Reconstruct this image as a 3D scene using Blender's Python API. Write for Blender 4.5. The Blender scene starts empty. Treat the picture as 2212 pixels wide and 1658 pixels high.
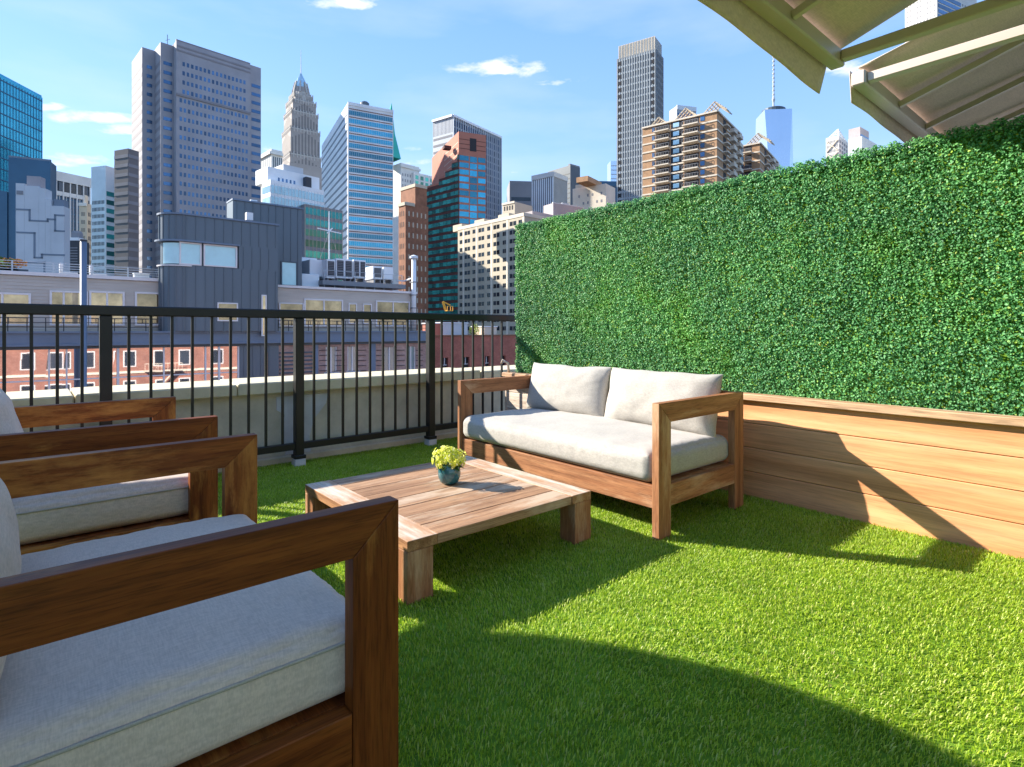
import bpy, math, random
import numpy as np
from mathutils import Vector, Matrix, noise as mnoise
random.seed(7); RNG = np.random.default_rng(7)
R = math.radians
scene = bpy.context.scene
COL = scene.collection

# ------------------------------------------------------------------ camera, sky, sun, exposure
YAW = math.atan2(1039, 1214)
cam_d = bpy.data.cameras.new('camera'); cam = bpy.data.objects.new('camera', cam_d); COL.objects.link(cam)
cam.location = (0, 0, 1.0); cam.rotation_euler = (R(90), 0, -YAW)
cam_d.sensor_width = 36; cam_d.lens = 36*1214/2212; cam_d.shift_y = -115/2212
cam_d.clip_start = 0.02; cam_d.clip_end = 6000
scene.camera = cam
SUN_EL = R(27.5)
SUN_TO = Vector((-.539, .842, 0)).normalized()*math.cos(SUN_EL) + Vector((0, 0, math.sin(SUN_EL)))
sun_d = bpy.data.lights.new('sun', 'SUN'); sun = bpy.data.objects.new('sun', sun_d); COL.objects.link(sun)
sun.rotation_euler = (-SUN_TO).to_track_quat('-Z', 'Y').to_euler()
sun.location = (-30, 45, 40)
sun_d.energy = 3.9; sun_d.angle = R(0.5); sun_d.color = (1.0, .92, .79)
world = bpy.data.worlds.new('World'); scene.world = world; world.use_nodes = True
scene.view_settings.view_transform = 'Standard'; scene.view_settings.look = 'None'
scene.view_settings.exposure = 1.65; scene.view_settings.gamma = 1.0
scene.render.engine = 'CYCLES'
scene.cycles.max_bounces = 7; scene.cycles.diffuse_bounces = 4; scene.cycles.glossy_bounces = 4
scene.cycles.use_denoising = True
scene.cycles.caustics_reflective = False; scene.cycles.caustics_refractive = False

F2 = Vector((math.sin(YAW), math.cos(YAW))); R2 = Vector((math.cos(YAW), -math.sin(YAW)))
FP = 1214.0; HX = 1106.0; HY = 714.0
def ray(px): return F2 + R2*((px-HX)/FP)
def P(px, d): return ray(px)*d                                  # world xy seen at photo column px, d metres deep
def Z(py, d): return 1.0 - (py-HY)*d/FP                         # world height seen at photo row py, d metres deep
def AY(px, py, Y):                                              # point of the plane y = Y
    r = ray(px); d = Y/r.y
    return r.x*d, Z(py, d)
def AX(px, py, X):
    r = ray(px); d = X/r.x
    return r.y*d, Z(py, d)

def build_world():
    nt = world.node_tree; N = nt.nodes; L = nt.links; N.clear()
    out = N.new('ShaderNodeOutputWorld'); bg = N.new('ShaderNodeBackground')
    sky = N.new('ShaderNodeTexSky'); sky.sky_type = 'NISHITA'; sky.sun_disc = False
    sky.sun_elevation = SUN_EL; sky.sun_rotation = math.atan2(SUN_TO.x, SUN_TO.y)
    sky.altitude = 0; sky.air_density = 1.0; sky.dust_density = 0.0; sky.ozone_density = 1.6
    bg.inputs['Strength'].default_value = 0.15
    tc = N.new('ShaderNodeTexCoord')
    def math_(op, a, b=None, c=None, clamp=False):
        n = N.new('ShaderNodeMath'); n.operation = op; n.use_clamp = clamp
        for i, v in enumerate((a, b, c)):
            if v is None: continue
            if isinstance(v, (int, float)): n.inputs[i].default_value = v
            else: L.new(v, n.inputs[i])
        return n.outputs[0]
    sep = N.new('ShaderNodeSeparateXYZ'); L.new(tc.outputs['Generated'], sep.inputs[0])
    az = math_('ARCTAN2', sep.outputs[0], sep.outputs[1])
    el = math_('ARCSINE', sep.outputs[2])
    mp = N.new('ShaderNodeMapping'); mp.inputs['Scale'].default_value = (7, 7, 20)
    L.new(tc.outputs['Generated'], mp.inputs[0])
    nz = N.new('ShaderNodeTexNoise'); nz.inputs['Scale'].default_value = 2.6; nz.inputs['Detail'].default_value = 9
    nz.inputs['Roughness'].default_value = .58; nz.inputs['Distortion'].default_value = .25
    L.new(mp.outputs[0], nz.inputs['Vector'])
    total = None
    # the clouds of that day: azimuth and elevation (from photo column, row), half sizes in degrees, density
    clouds = [(1085,153,4.6,.85,1.0),(1195,180,2.0,.5,.62),(215,258,3.0,.65,.9),(268,285,1.8,.7,.8),(140,350,4.5,.8,.75),
              (108,232,1.1,.45,.8),(770,10,4.4,.75,.85),(890,88,1.7,.4,.55),(1262,212,1.7,.5,.36),(1855,150,3.2,.8,.72),
              (880,322,1.5,.5,.6),(895,352,3.5,.8,.4),(1318,165,1.5,.5,.4),(585,330,1.5,.9,.5),(490,8,2.5,.5,.35),
              (1105,372,1.6,.5,.45),(1935,95,2.2,.6,.3),(1000,50,6,.9,.08),(250,360,3,.6,.5)]
    for px, py, wa, we, dens in clouds:
        v = ray(px); h = math.hypot(v.x, v.y)
        a0 = math.atan2(v.x, v.y); e0 = math.atan2((HY-py)/FP, h)
        da = math_('MULTIPLY', math_('SUBTRACT', az, a0), 1/R(wa))
        va = ray(px+40); ha = math.hypot(va.x, va.y); k = (math.atan2((HY-py)/FP, ha)-e0)/(math.atan2(va.x, va.y)-a0)
        de = math_('MULTIPLY', math_('SUBTRACT', el, math_('MULTIPLY_ADD', da, k*R(wa), e0)), 1/R(we))
        # flatter bottoms: stretch what lies below the middle
        de = math_('MULTIPLY', de, math_('MULTIPLY_ADD', math_('LESS_THAN', de, 0.0), .7, 1.0))
        d2 = math_('ADD', math_('MULTIPLY', da, da), math_('MULTIPLY', de, de))
        g = math_('MULTIPLY', math_('EXPONENT', math_('MULTIPLY', d2, -.9)), dens)
        total = g if total is None else math_('MAXIMUM', total, g)
    m = math_('MULTIPLY', math_('SUBTRACT', math_('ADD', total, math_('MULTIPLY', math_('SUBTRACT', nz.outputs[0], .5), 2.5)), .36), 1.7, clamp=True)
    m = math_('MULTIPLY', m, math_('MULTIPLY', total, 2.2, clamp=True))
    # thin high veil
    mp2 = N.new('ShaderNodeMapping'); mp2.inputs['Scale'].default_value = (2.2, 2.2, 9); L.new(tc.outputs['Generated'], mp2.inputs[0])
    nz2 = N.new('ShaderNodeTexNoise'); nz2.inputs['Scale'].default_value = 1.4; nz2.inputs['Detail'].default_value = 6
    L.new(mp2.outputs[0], nz2.inputs['Vector'])
    veil = math_('MULTIPLY', math_('SUBTRACT', nz2.outputs[0], .48, clamp=True), .75, clamp=True)
    m = math_('MAXIMUM', m, veil)
    cr = N.new('ShaderNodeValToRGB'); L.new(sep.outputs[2], cr.inputs[0]); e = cr.color_ramp.elements
    e[0].position = 0.0; e[0].color = (1.16, 1.66, 2.35, 1); e[1].position = 1.0; e[1].color = (.36, .86, 2.2, 1)
    k = e.new(.22); k.color = (.84, 1.42, 2.42, 1); k = e.new(.52); k.color = (.46, 1.04, 2.38, 1)
    tint = N.new('ShaderNodeMix'); tint.data_type = 'RGBA'; tint.inputs[0].default_value = .78
    L.new(sky.outputs[0], tint.inputs[6]); L.new(cr.outputs[0], tint.inputs[7])
    mix = N.new('ShaderNodeMix'); mix.data_type = 'RGBA'
    L.new(m, mix.inputs[0]); L.new(tint.outputs[2], mix.inputs[6]); mix.inputs[7].default_value = (2.55, 2.62, 2.75, 1)
    L.new(mix.outputs[2], bg.inputs['Color']); L.new(bg.outputs[0], out.inputs[0])
build_world()

# ------------------------------------------------------------------ helpers
def tag(o, label=None, cat=None, group=None, kind=None):
    if label: o['label'] = label
    if cat: o['category'] = cat
    if group: o['group'] = group
    if kind: o['kind'] = kind
    return o
def empty(name, loc, rz=0, label=None, cat=None, group=None):
    o = bpy.data.objects.new(name, None); COL.objects.link(o); o.empty_display_size = .1
    o.location = loc; o.rotation_euler = (0, 0, rz)
    return tag(o, label, cat, group)

class MB:
    """collects shapes; build() links them as one mesh. gc is the wood-grain coordinate of each vertex."""
    def __init__(s): s.v = []; s.f = []; s.g = []; s.m = []
    def add(s, vs, fs, axis=0, mi=0, off=None):
        if off is None: off = (random.uniform(0, 90), random.uniform(0, 90), random.uniform(0, 90))
        b = len(s.v)
        for p in vs:
            s.v.append(tuple(p))
            q = (p[axis], p[(axis+1) % 3], p[(axis+2) % 3])
            s.g.append((q[0]+off[0], q[1]+off[1], q[2]+off[2]))
        for f in fs: s.f.append(tuple(b+i for i in f)); s.m.append(mi)
        return b
    def box(s, x0, x1, y0, y1, z0, z1, ch=0, axis=0, mi=0, M=None):
        x0, x1 = min(x0, x1), max(x0, x1); y0, y1 = min(y0, y1), max(y0, y1); z0, z1 = min(z0, z1), max(z0, z1)
        if ch <= 0:
            vs = [(x, y, z) for z in (z0, z1) for y in (y0, y1) for x in (x0, x1)]
            fs = [(0,2,3,1), (4,5,7,6), (0,1,5,4), (2,6,7,3), (0,4,6,2), (1,3,7,5)]
        else:
            c = min(ch, (x1-x0)*.45, (y1-y0)*.45, (z1-z0)*.45)
            vs = []; idx = {}
            for i, x in ((0, x0), (1, x1)):
                for j, y in ((0, y0), (1, y1)):
                    for k, z in ((0, z0), (1, z1)):
                        sx = c if i == 0 else -c; sy = c if j == 0 else -c; sz = c if k == 0 else -c
                        idx[i,j,k,0] = len(vs); vs.append((x, y+sy, z+sz))
                        idx[i,j,k,1] = len(vs); vs.append((x+sx, y, z+sz))
                        idx[i,j,k,2] = len(vs); vs.append((x+sx, y+sy, z))
            I = idx
            fs = [(I[0,0,0,0],I[0,0,1,0],I[0,1,1,0],I[0,1,0,0]), (I[1,0,0,0],I[1,1,0,0],I[1,1,1,0],I[1,0,1,0]),
                  (I[0,0,0,1],I[1,0,0,1],I[1,0,1,1],I[0,0,1,1]), (I[0,1,0,1],I[0,1,1,1],I[1,1,1,1],I[1,1,0,1]),
                  (I[0,0,0,2],I[0,1,0,2],I[1,1,0,2],I[1,0,0,2]), (I[0,0,1,2],I[1,0,1,2],I[1,1,1,2],I[0,1,1,2])]
            ctr = Vector(((x0+x1)/2, (y0+y1)/2, (z0+z1)/2))
            def orient(f):
                a, b_, c_ = (Vector(vs[f[t]]) for t in (0, 1, 2)); n = (b_-a).cross(c_-a)
                m = sum((Vector(vs[t]) for t in f), Vector())/len(f) - ctr
                return f if n.dot(m) > 0 else tuple(reversed(f))
            for j in (0,1):
                for k in (0,1):
                    fs.append(orient((I[0,j,k,1],I[1,j,k,1],I[1,j,k,2],I[0,j,k,2])))
            for i in (0,1):
                for k in (0,1):
                    fs.append(orient((I[i,0,k,0],I[i,1,k,0],I[i,1,k,2],I[i,0,k,2])))
                for j in (0,1):
                    fs.append(orient((I[i,j,0,0],I[i,j,1,0],I[i,j,1,1],I[i,j,0,1])))
            for i in (0,1):
                for j in (0,1):
                    for k in (0,1): fs.append(orient((I[i,j,k,0],I[i,j,k,1],I[i,j,k,2])))
        if M is not None: vs = [tuple(M @ Vector(p)) for p in vs]
        s.add(vs, fs, axis, mi); return s
    def tube(s, pts, r, n=8, mi=0, cap=True):
        pts = [Vector(p) for p in pts]; rings = []; vs = []; fs = []
        for i, p in enumerate(pts):
            t = (pts[min(i+1, len(pts)-1)] - pts[max(i-1, 0)]).normalized()
            a = t.orthogonal().normalized() if i == 0 else (rings[-1] - t*rings[-1].dot(t)).normalized()
            rings.append(a); b = t.cross(a)
            rr = r[i] if isinstance(r, (list, tuple)) else r
            for k in range(n):
                q = 2*math.pi*k/n; vs.append(tuple(p + a*math.cos(q)*rr + b*math.sin(q)*rr))
        for i in range(len(pts)-1):
            for k in range(n):
                fs.append((i*n+k, i*n+(k+1) % n, (i+1)*n+(k+1) % n, (i+1)*n+k))
        if cap: fs.append(tuple(reversed(range(n)))); fs.append(tuple((len(pts)-1)*n+k for k in range(n)))
        s.add(vs, fs, 2, mi); return s
    def bar(s, a, b, w, h, axis=0, mi=0, up=(0,0,1)):
        a = Vector(a); b = Vector(b); d = b-a; t = d.normalized(); u = Vector(up)
        side = t.cross(u).normalized(); u = side.cross(t)
        M = Matrix.Translation(a) @ Matrix((t, side, u)).transposed().to_4x4()
        s.box(0, d.length, -w/2, w/2, -h/2, h/2, min(w, h)*.08, axis, mi, M); return s
    def lathe(s, prof, c=(0,0), n=32, mi=0):
        vs = []; fs = []
        for r, z in prof:
            for k in range(n):
                q = 2*math.pi*k/n; vs.append((c[0]+r*math.cos(q), c[1]+r*math.sin(q), z))
        for i in range(len(prof)-1):
            for k in range(n): fs.append((i*n+k, i*n+(k+1) % n, (i+1)*n+(k+1) % n, (i+1)*n+k))
        s.add(vs, fs, 2, mi); return s
    def prism(s, poly, z0, z1, mi=0):
        n = len(poly); vs = [(x, y, z0) for x, y in poly] + [(x, y, z1) for x, y in poly]
        fs = [tuple(reversed(range(n))), tuple(range(n, 2*n))] + [(i, (i+1) % n, n+(i+1) % n, n+i) for i in range(n)]
        s.add(vs, fs, 2, mi); return s
    def build(s, name, mat, parent=None, smooth=False, local=False, autosmooth=None):
        me = bpy.data.meshes.new(name)
        o = bpy.data.objects.new(name, me); COL.objects.link(o)
        vs = s.v
        if parent is not None:
            o.parent = parent
            if not local:
                off = Vector(parent.location)
                pp = parent.parent
                while pp is not None: off += Vector(pp.location); pp = pp.parent
                vs = [(a-off.x, b-off.y, c-off.z) for a, b, c in vs]
        me.from_pydata(vs, [], s.f)
        at = me.attributes.new('gc', 'FLOAT_VECTOR', 'POINT')
        at.data.foreach_set('vector', np.array(s.g, dtype=np.float32).ravel())
        mats = mat if isinstance(mat, (list, tuple)) else [mat]
        for m in mats: me.materials.append(m)
        if len(mats) > 1: me.polygons.foreach_set('material_index', s.m)
        if smooth: me.polygons.foreach_set('use_smooth', [True]*len(me.polygons))
        me.update()
        return o

# ------------------------------------------------------------------ materials
def newmat(name):
    m = bpy.data.materials.new(name); m.use_nodes = True; nt = m.node_tree
    return m, nt.nodes, nt.links, nt.nodes['Principled BSDF']
def rgb(r, g, b): return (r, g, b, 1)
def ramp(N, L, src, stops):
    r = N.new('ShaderNodeValToRGB'); L.new(src, r.inputs[0]); e = r.color_ramp.elements
    while len(e) < len(stops): e.new(.5)
    for i, (p, c) in enumerate(stops): e[i].position = p; e[i].color = c if len(c) == 4 else (*c, 1)
    return r.outputs[0]
def mixc(N, L, fac, a, b, mode='MIX'):
    n = N.new('ShaderNodeMix'); n.data_type = 'RGBA'; n.blend_type = mode
    for i, v in ((0, fac), (6, a), (7, b)):
        if isinstance(v, (int, float)): n.inputs[i].default_value = v
        elif isinstance(v, tuple): n.inputs[i].default_value = v if len(v) == 4 else (*v, 1)
        else: L.new(v, n.inputs[i])
    return n.outputs[2]
def noise_(N, L, vec, scale, detail=4, rough=.55, sc=None):
    if sc is not None:
        mp = N.new('ShaderNodeMapping'); mp.inputs['Scale'].default_value = sc; L.new(vec, mp.inputs[0]); vec = mp.outputs[0]
    n = N.new('ShaderNodeTexNoise'); n.inputs['Scale'].default_value = scale; n.inputs['Detail'].default_value = detail
    n.inputs['Roughness'].default_value = rough; L.new(vec, n.inputs['Vector']); return n.outputs[0]
def bump_(N, L, b, h, strength, dist):
    n = N.new('ShaderNodeBump'); n.inputs['Strength'].default_value = strength; n.inputs['Distance'].default_value = dist
    L.new(h, n.inputs['Height']); L.new(n.outputs[0], b.inputs['Normal']); return n
def pm(name, col, rough=.6, metal=0, spec=.5, var=.2, scale=2., island=0., bump=0., bdist=.01, bscale=30., streak=None):
    m, N, L, b = newmat(name); tc = N.new('ShaderNodeTexCoord').outputs['Object']
    b.inputs['Roughness'].default_value = rough; b.inputs['Metallic'].default_value = metal
    b.inputs['Specular IOR Level'].default_value = spec
    n = noise_(N, L, tc, scale, 6, .62, streak)
    lo = tuple(c*(1-var) for c in col); hi = tuple(min(1, c*(1+var)) for c in col)
    c = ramp(N, L, n, [(.3, lo), (.7, hi)])
    if island:
        g = N.new('ShaderNodeNewGeometry'); oi = N.new('ShaderNodeObjectInfo')
        ad = N.new('ShaderNodeMath'); ad.operation = 'ADD'; L.new(g.outputs['Random Per Island'], ad.inputs[0]); L.new(oi.outputs['Random'], ad.inputs[1])
        fr = N.new('ShaderNodeMath'); fr.operation = 'FRACT'; L.new(ad.outputs[0], fr.inputs[0])
        k = ramp(N, L, fr.outputs[0], [(0, (1-island,)*3), (1, (1+island,)*3)])
        c = mixc(N, L, 1.0, c, k, 'MULTIPLY')
    L.new(c, b.inputs['Base Color'])
    if bump: bump_(N, L, b, noise_(N, L, tc, bscale, 5), bump, bdist)
    return m

def wood(name, dark, mid, light, rough=.5, worn=None, wornamt=.5, grainscale=1.0, knots=False, spec=.35, wet=0, top=None, pore=.75):
    m, N, L, b = newmat(name)
    a = N.new('ShaderNodeAttribute'); a.attribute_name = 'gc'; v = a.outputs['Vector']
    fine = noise_(N, L, v, 1.0, 8, .65, (3.0*grainscale, 55*grainscale, 55*grainscale))
    ring = noise_(N, L, v, 1.0, 5, .58, (1.1*grainscale, 24*grainscale, 24*grainscale))
    broad = noise_(N, L, v, 1.0, 2, .5, (1.2, 4, 4))
    c = ramp(N, L, ring, [(.28, dark), (.5, mid), (.74, light)])
    f = ramp(N, L, fine, [(.3, (.62, .62, .62)), (.62, (1.12, 1.12, 1.12))])
    c = mixc(N, L, .7, c, f, 'MULTIPLY')
    pores = noise_(N, L, v, 1.0, 4, .6, (14*grainscale, 260*grainscale, 260*grainscale))
    c = mixc(N, L, pore, c, ramp(N, L, pores, [(.36, (.55, .52, .50)), (.52, (1.08, 1.08, 1.08))]), 'MULTIPLY')
    g = N.new('ShaderNodeNewGeometry')
    k = ramp(N, L, g.outputs['Random Per Island'], [(0, (.84, .84, .84)), (1, (1.14, 1.12, 1.1))])
    c = mixc(N, L, 1.0, c, k, 'MULTIPLY')
    bl = ramp(N, L, broad, [(.3, (.84, .82, .8)), (.7, (1.12, 1.12, 1.12))])
    c = mixc(N, L, 1.0, c, bl, 'MULTIPLY')
    if worn is not None:
        w1 = noise_(N, L, v, 1.0, 7, .7, (2.6, 12, 12)); w2 = noise_(N, L, v, 1.0, 3, .5, (.9, 3.2, 3.2))
        mu = N.new('ShaderNodeMath'); mu.operation = 'MULTIPLY'; L.new(w1, mu.inputs[0]); L.new(w2, mu.inputs[1])
        wf = ramp(N, L, mu.outputs[0], [(.29-.1*wornamt, (0, 0, 0)), (.40-.1*wornamt, (1, 1, 1))])
        mm = N.new('ShaderNodeMath'); mm.operation = 'MULTIPLY'; L.new(wf, mm.inputs[0]); mm.inputs[1].default_value = .8
        c = mixc(N, L, mm.outputs[0], c, worn)
    if top is not None:
        sn = N.new('ShaderNodeSeparateXYZ'); L.new(g.outputs['Normal'], sn.inputs[0])
        up = ramp(N, L, sn.outputs[2], [(.75, (0, 0, 0)), (.95, (1, 1, 1))])
        tp = mixc(N, L, 1.0, top, f, 'MULTIPLY'); sp = noise_(N, L, v, 1.0, 6, .65, (4, 18, 18))
        tp = mixc(N, L, ramp(N, L, sp, [(.42, (0, 0, 0)), (.62, (.8, .8, .8))]), tp, mid)
        c = mixc(N, L, up, c, tp)
    if knots:
        mp = N.new('ShaderNodeMapping'); mp.inputs['Scale'].default_value = (1.9, 6.2, 6.2); L.new(v, mp.inputs[0])
        vo = N.new('ShaderNodeTexVoronoi'); vo.inputs['Scale'].default_value = 1.0; L.new(mp.outputs[0], vo.inputs['Vector'])
        kf = ramp(N, L, vo.outputs['Distance'], [(.05, (1, 1, 1)), (.10, (.25, .25, .25)), (.17, (0, 0, 0))])
        c = mixc(N, L, kf, c, (.30, .11, .035))
    L.new(c, b.inputs['Base Color'])
    b.inputs['Roughness'].default_value = rough; b.inputs['Specular IOR Level'].default_value = spec
    if wet: b.inputs['Coat Weight'].default_value = wet; b.inputs['Coat Roughness'].default_value = .28
    bump_(N, L, b, fine, .25, .002)
    return m

def fabric(name, col, scale=900, var=.1, sheen=.15, wr=.25):
    m, N, L, b = newmat(name); tc = N.new('ShaderNodeTexCoord').outputs['Object']
    b.inputs['Roughness'].default_value = .92; b.inputs['Specular IOR Level'].default_value = .15
    b.inputs['Sheen Weight'].default_value = sheen
    n = noise_(N, L, tc, 2.2, 5, .6)
    c = ramp(N, L, n, [(.3, tuple(x*(1-var) for x in col)), (.7, tuple(min(1, x*(1+var)) for x in col))])
    th1 = noise_(N, L, tc, 1.0, 2, .5, (scale, scale*.12, scale*.3)); th2 = noise_(N, L, tc, 1.0, 2, .5, (scale*.12, scale, scale*.3))
    ad = N.new('ShaderNodeMath'); ad.operation = 'ADD'; L.new(th1, ad.inputs[0]); L.new(th2, ad.inputs[1])
    hf = N.new('ShaderNodeMath'); hf.operation = 'MULTIPLY'; hf.inputs[1].default_value = .5; L.new(ad.outputs[0], hf.inputs[0])
    t = ramp(N, L, hf.outputs[0], [(.38, (.80, .80, .80)), (.62, (1.1, 1.1, 1.1))])
    c = mixc(N, L, .75, c, t, 'MULTIPLY')
    L.new(c, b.inputs['Base Color'])
    w = noise_(N, L, tc, 1.0, 4, .55, (7, 5, 16))
    b1 = N.new('ShaderNodeBump'); b1.inputs['Strength'].default_value = wr; b1.inputs['Distance'].default_value = .02; L.new(w, b1.inputs['Height'])
    b2 = N.new('ShaderNodeBump'); b2.inputs['Strength'].default_value = .25; b2.inputs['Distance'].default_value = .001
    L.new(hf.outputs[0], b2.inputs['Height']); L.new(b1.outputs[0], b2.inputs['Normal']); L.new(b2.outputs[0], b.inputs['Normal'])
    return m

M = {}
M['teak'] = wood('teak', (.225, .082, .032), (.385, .165, .07), (.50, .25, .118), .62, (.58, .37, .22), .2)
M['teak_pale'] = wood('teak_pale', (.25, .105, .042), (.42, .205, .088), (.54, .30, .145), .65, (.60, .42, .27), .4, top=(.66, .55, .44))
M['teak_plank'] = wood('teak_plank', (.25, .13, .065), (.40, .225, .12), (.50, .31, .185), .64, (.56, .43, .31), .45)
M['chair_wood'] = wood('chair_wood', (.095, .021, .004), (.205, .052, .009), (.30, .093, .016), .48, (.56, .23, .05), .27, wet=.03, spec=.2)
M['pine'] = wood('pine', (.64, .285, .125), (.78, .375, .175), (.83, .45, .24), .58, None, 0, .45, knots=True, spec=.25, pore=.3)
M['pine_cap'] = wood('pine_cap', (.46, .27, .15), (.60, .39, .24), (.68, .48, .32), .6, (.68, .54, .42), .4, .5)
M['whitewash'] = wood('whitewash', (.45, .36, .29), (.62, .52, .44), (.74, .66, .58), .7, (.33, .24, .18), .3)
M['seat_fabric'] = fabric('seat_fabric', (.425, .40, .36), 420, wr=.2)
M['chair_fabric'] = fabric('chair_fabric', (.60, .49, .405), 380, .08)
M['piping'] = fabric('piping', (.40, .36, .30), 900)
M['canopy'] = fabric('canopy', (.70, .585, .50), 260, .10, 0, .3)
def translucent(m, fac, col):
    nt = m.node_tree; b = nt.nodes['Principled BSDF']; t = nt.nodes.new('ShaderNodeBsdfTranslucent'); t.inputs['Color'].default_value = (*col, 1)
    mx = nt.nodes.new('ShaderNodeMixShader'); mx.inputs[0].default_value = fac
    nt.links.new(b.outputs[0], mx.inputs[1]); nt.links.new(t.outputs[0], mx.inputs[2]); nt.links.new(mx.outputs[0], nt.nodes['Material Output'].inputs[0])
translucent(M['canopy'], .16, (.46, .44, .37))
M['canopy_frame'] = pm('canopy_frame', (.56, .475, .42), .45, .1, .5, .06)
M['black_metal'] = pm('black_metal', (.013, .0125, .012), .4, .0, .35, .25, 6)
M['concrete'] = pm('concrete', (.54, .48, .365), .85, 0, .2, .24, 3.5, bump=.5, bdist=.01, bscale=22)
M['concrete_pale'] = pm('concrete_pale', (.52, .52, .53), .85, 0, .2, .15, 5, bump=.4, bdist=.01)
M['coping'] = pm('coping', (.62, .55, .38), .8, 0, .25, .14, 5, bump=.4, bdist=.006, bscale=40)
M['deck'] = pm('deck', (.13, .24, .025), .95, 0, .1, .3, 6)
M['roof_grey'] = pm('roof_grey', (.30, .29, .27), .9, 0, .2, .2, 1.5)
M['street'] = pm('street', (.055, .055, .058), .9, 0, .2, .2, .2)
import bmesh
# ------------------------------------------------------------------ the setting close by: terrace floor, turf, street
GROUND = -18.0
g_ = MB(); g_.box(-2500, 2500, -2500, 2500, GROUND-.5, GROUND); tag(g_.build('street_ground', M['street']), kind='structure')
d_ = MB(); d_.box(-7, 3.30, -7, 4.358, -.12, -.004); tag(d_.build('terrace_floor', M['deck']), kind='structure')

def turf():
    m, N, L, b = newmat('turf')
    g = N.new('ShaderNodeNewGeometry'); tc = N.new('ShaderNodeTexCoord').outputs['Object']
    c = ramp(N, L, g.outputs['Random Per Island'], [(0, (.23, .38, .022)), (.45, (.40, .57, .038)), (.8, (.54, .67, .075)), (.97, (.70, .74, .24)), (1, (.52, .44, .22))])
    n = noise_(N, L, tc, 2.6, 4, .6)
    c = mixc(N, L, 1.0, c, ramp(N, L, n, [(.3, (.80, .84, .8)), (.7, (1.12, 1.1, 1.05))]), 'MULTIPLY')
    L.new(c, b.inputs['Base Color']); b.inputs['Roughness'].default_value = .42; b.inputs['Specular IOR Level'].default_value = .35
    tr = N.new('ShaderNodeBsdfTranslucent'); L.new(c, tr.inputs['Color'])
    mx = N.new('ShaderNodeMixShader'); mx.inputs[0].default_value = .46
    L.new(b.outputs[0], mx.inputs[1]); L.new(tr.outputs[0], mx.inputs[2]); L.new(mx.outputs[0], N['Material Output'].inputs[0])
    x0, x1, y0, y1 = -1.2, 3.295, -.7, 4.35
    n = 640000
    x = RNG.uniform(x0, x1, n); y = RNG.uniform(y0, y1, n)
    # tufts: the yarn stands in small clumps
    x = x + .0035*np.sin(y*410+3*np.sin(x*170)); y = y + .0035*np.sin(x*390+3*np.sin(y*190))
    x = np.minimum(x, x1); y = np.minimum(y, y1)
    h = RNG.uniform(.005, .0115, n); a = RNG.uniform(0, 2*np.pi, n); lean = RNG.uniform(.2, 1.3, n)*h
    w = RNG.uniform(.0009, .0018, n)
    dirf = 1.7*np.sin(x*1.9+.8*np.sin(y*2.3))+1.1*np.sin(y*3.1+x*1.2)
    lx = np.cos(a)*lean + .004*np.cos(dirf); ly = np.sin(a)*lean + .004*np.sin(dirf)
    px, py = -np.sin(a)*w, np.cos(a)*w
    V = np.empty((n, 5, 3), np.float32)
    V[:,0] = np.c_[x-px, y-py, np.full(n, -.004)]; V[:,1] = np.c_[x+px, y+py, np.full(n, -.004)]
    V[:,2] = np.c_[x+px*.9+lx*.38, y+py*.9+ly*.38, h*.6]; V[:,3] = np.c_[x-px*.9+lx*.38, y-py*.9+ly*.38, h*.6]
    V[:,4] = np.c_[x+lx, y+ly, h]
    base = (np.arange(n)*5)[:,None]
    loops = np.concatenate([base+[0,1,2,3], base+[3,2,4]], 1).astype(np.int32)      # quad then tri
    me = bpy.data.meshes.new('turf'); me.vertices.add(n*5); me.vertices.foreach_set('co', V.ravel())
    me.loops.add(n*7); me.loops.foreach_set('vertex_index', loops.ravel())
    me.polygons.add(n*2)
    st = np.empty((n, 2), np.int32); st[:,0] = np.arange(n)*7; st[:,1] = st[:,0]+4
    me.polygons.foreach_set('loop_start', st.ravel())
    me.update(calc_edges=True); me.validate()
    me.materials.append(m)
    o = bpy.data.objects.new('artificial_grass', me); COL.objects.link(o)
    tag(o, 'bright green artificial grass covering the terrace floor', 'grass', kind='stuff')
turf()

# ------------------------------------------------------------------ parapet and railing
par = empty('parapet_wall', (1.5, 4.6, 0), 0, 'low weathered concrete parapet with pale stone coping behind the black railing', 'parapet')
mb = MB(); mb.box(-7, 6, 4.36, 4.74, -.1, .527); mb.build('wall', M['concrete'], par)
mb = MB(); mb.box(-7, 3.30, 4.325, 4.358, -.1, .052, .01); mb.build('curb', M['concrete'], par)
xs = [-7, -4.6, -2.2, .2, AY(505, 835, 4.4)[0], AY(1025, 815, 4.4)[0], 5.2]
for i in range(len(xs)-1):
    mb = MB(); t = .006*math.sin(i*2.1)
    mb.box(xs[i]+.004, xs[i+1]-.004, 4.295+t*.4, 4.83, .53, .612+t, .008); mb.build('coping_stone', M['coping'], par)
mb = MB()
pl = [(1.40,.50),(1.40,.40),(1.46,.36),(1.44,.22),(1.47,.08),(1.46,.055),(1.66,.055),(1.65,.17),(1.68,.30),(1.78,.42),(1.80,.50)]
n = len(pl); vs = [(x, 4.352, z) for x, z in pl] + [(x, 4.37, z) for x, z in pl]
mb.add(vs, [tuple(range(n))] + [(i, n+i, n+(i+1) % n, (i+1) % n) for i in range(n)])
mb.build('plaster_patch', M['concrete_pale'], par)

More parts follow.
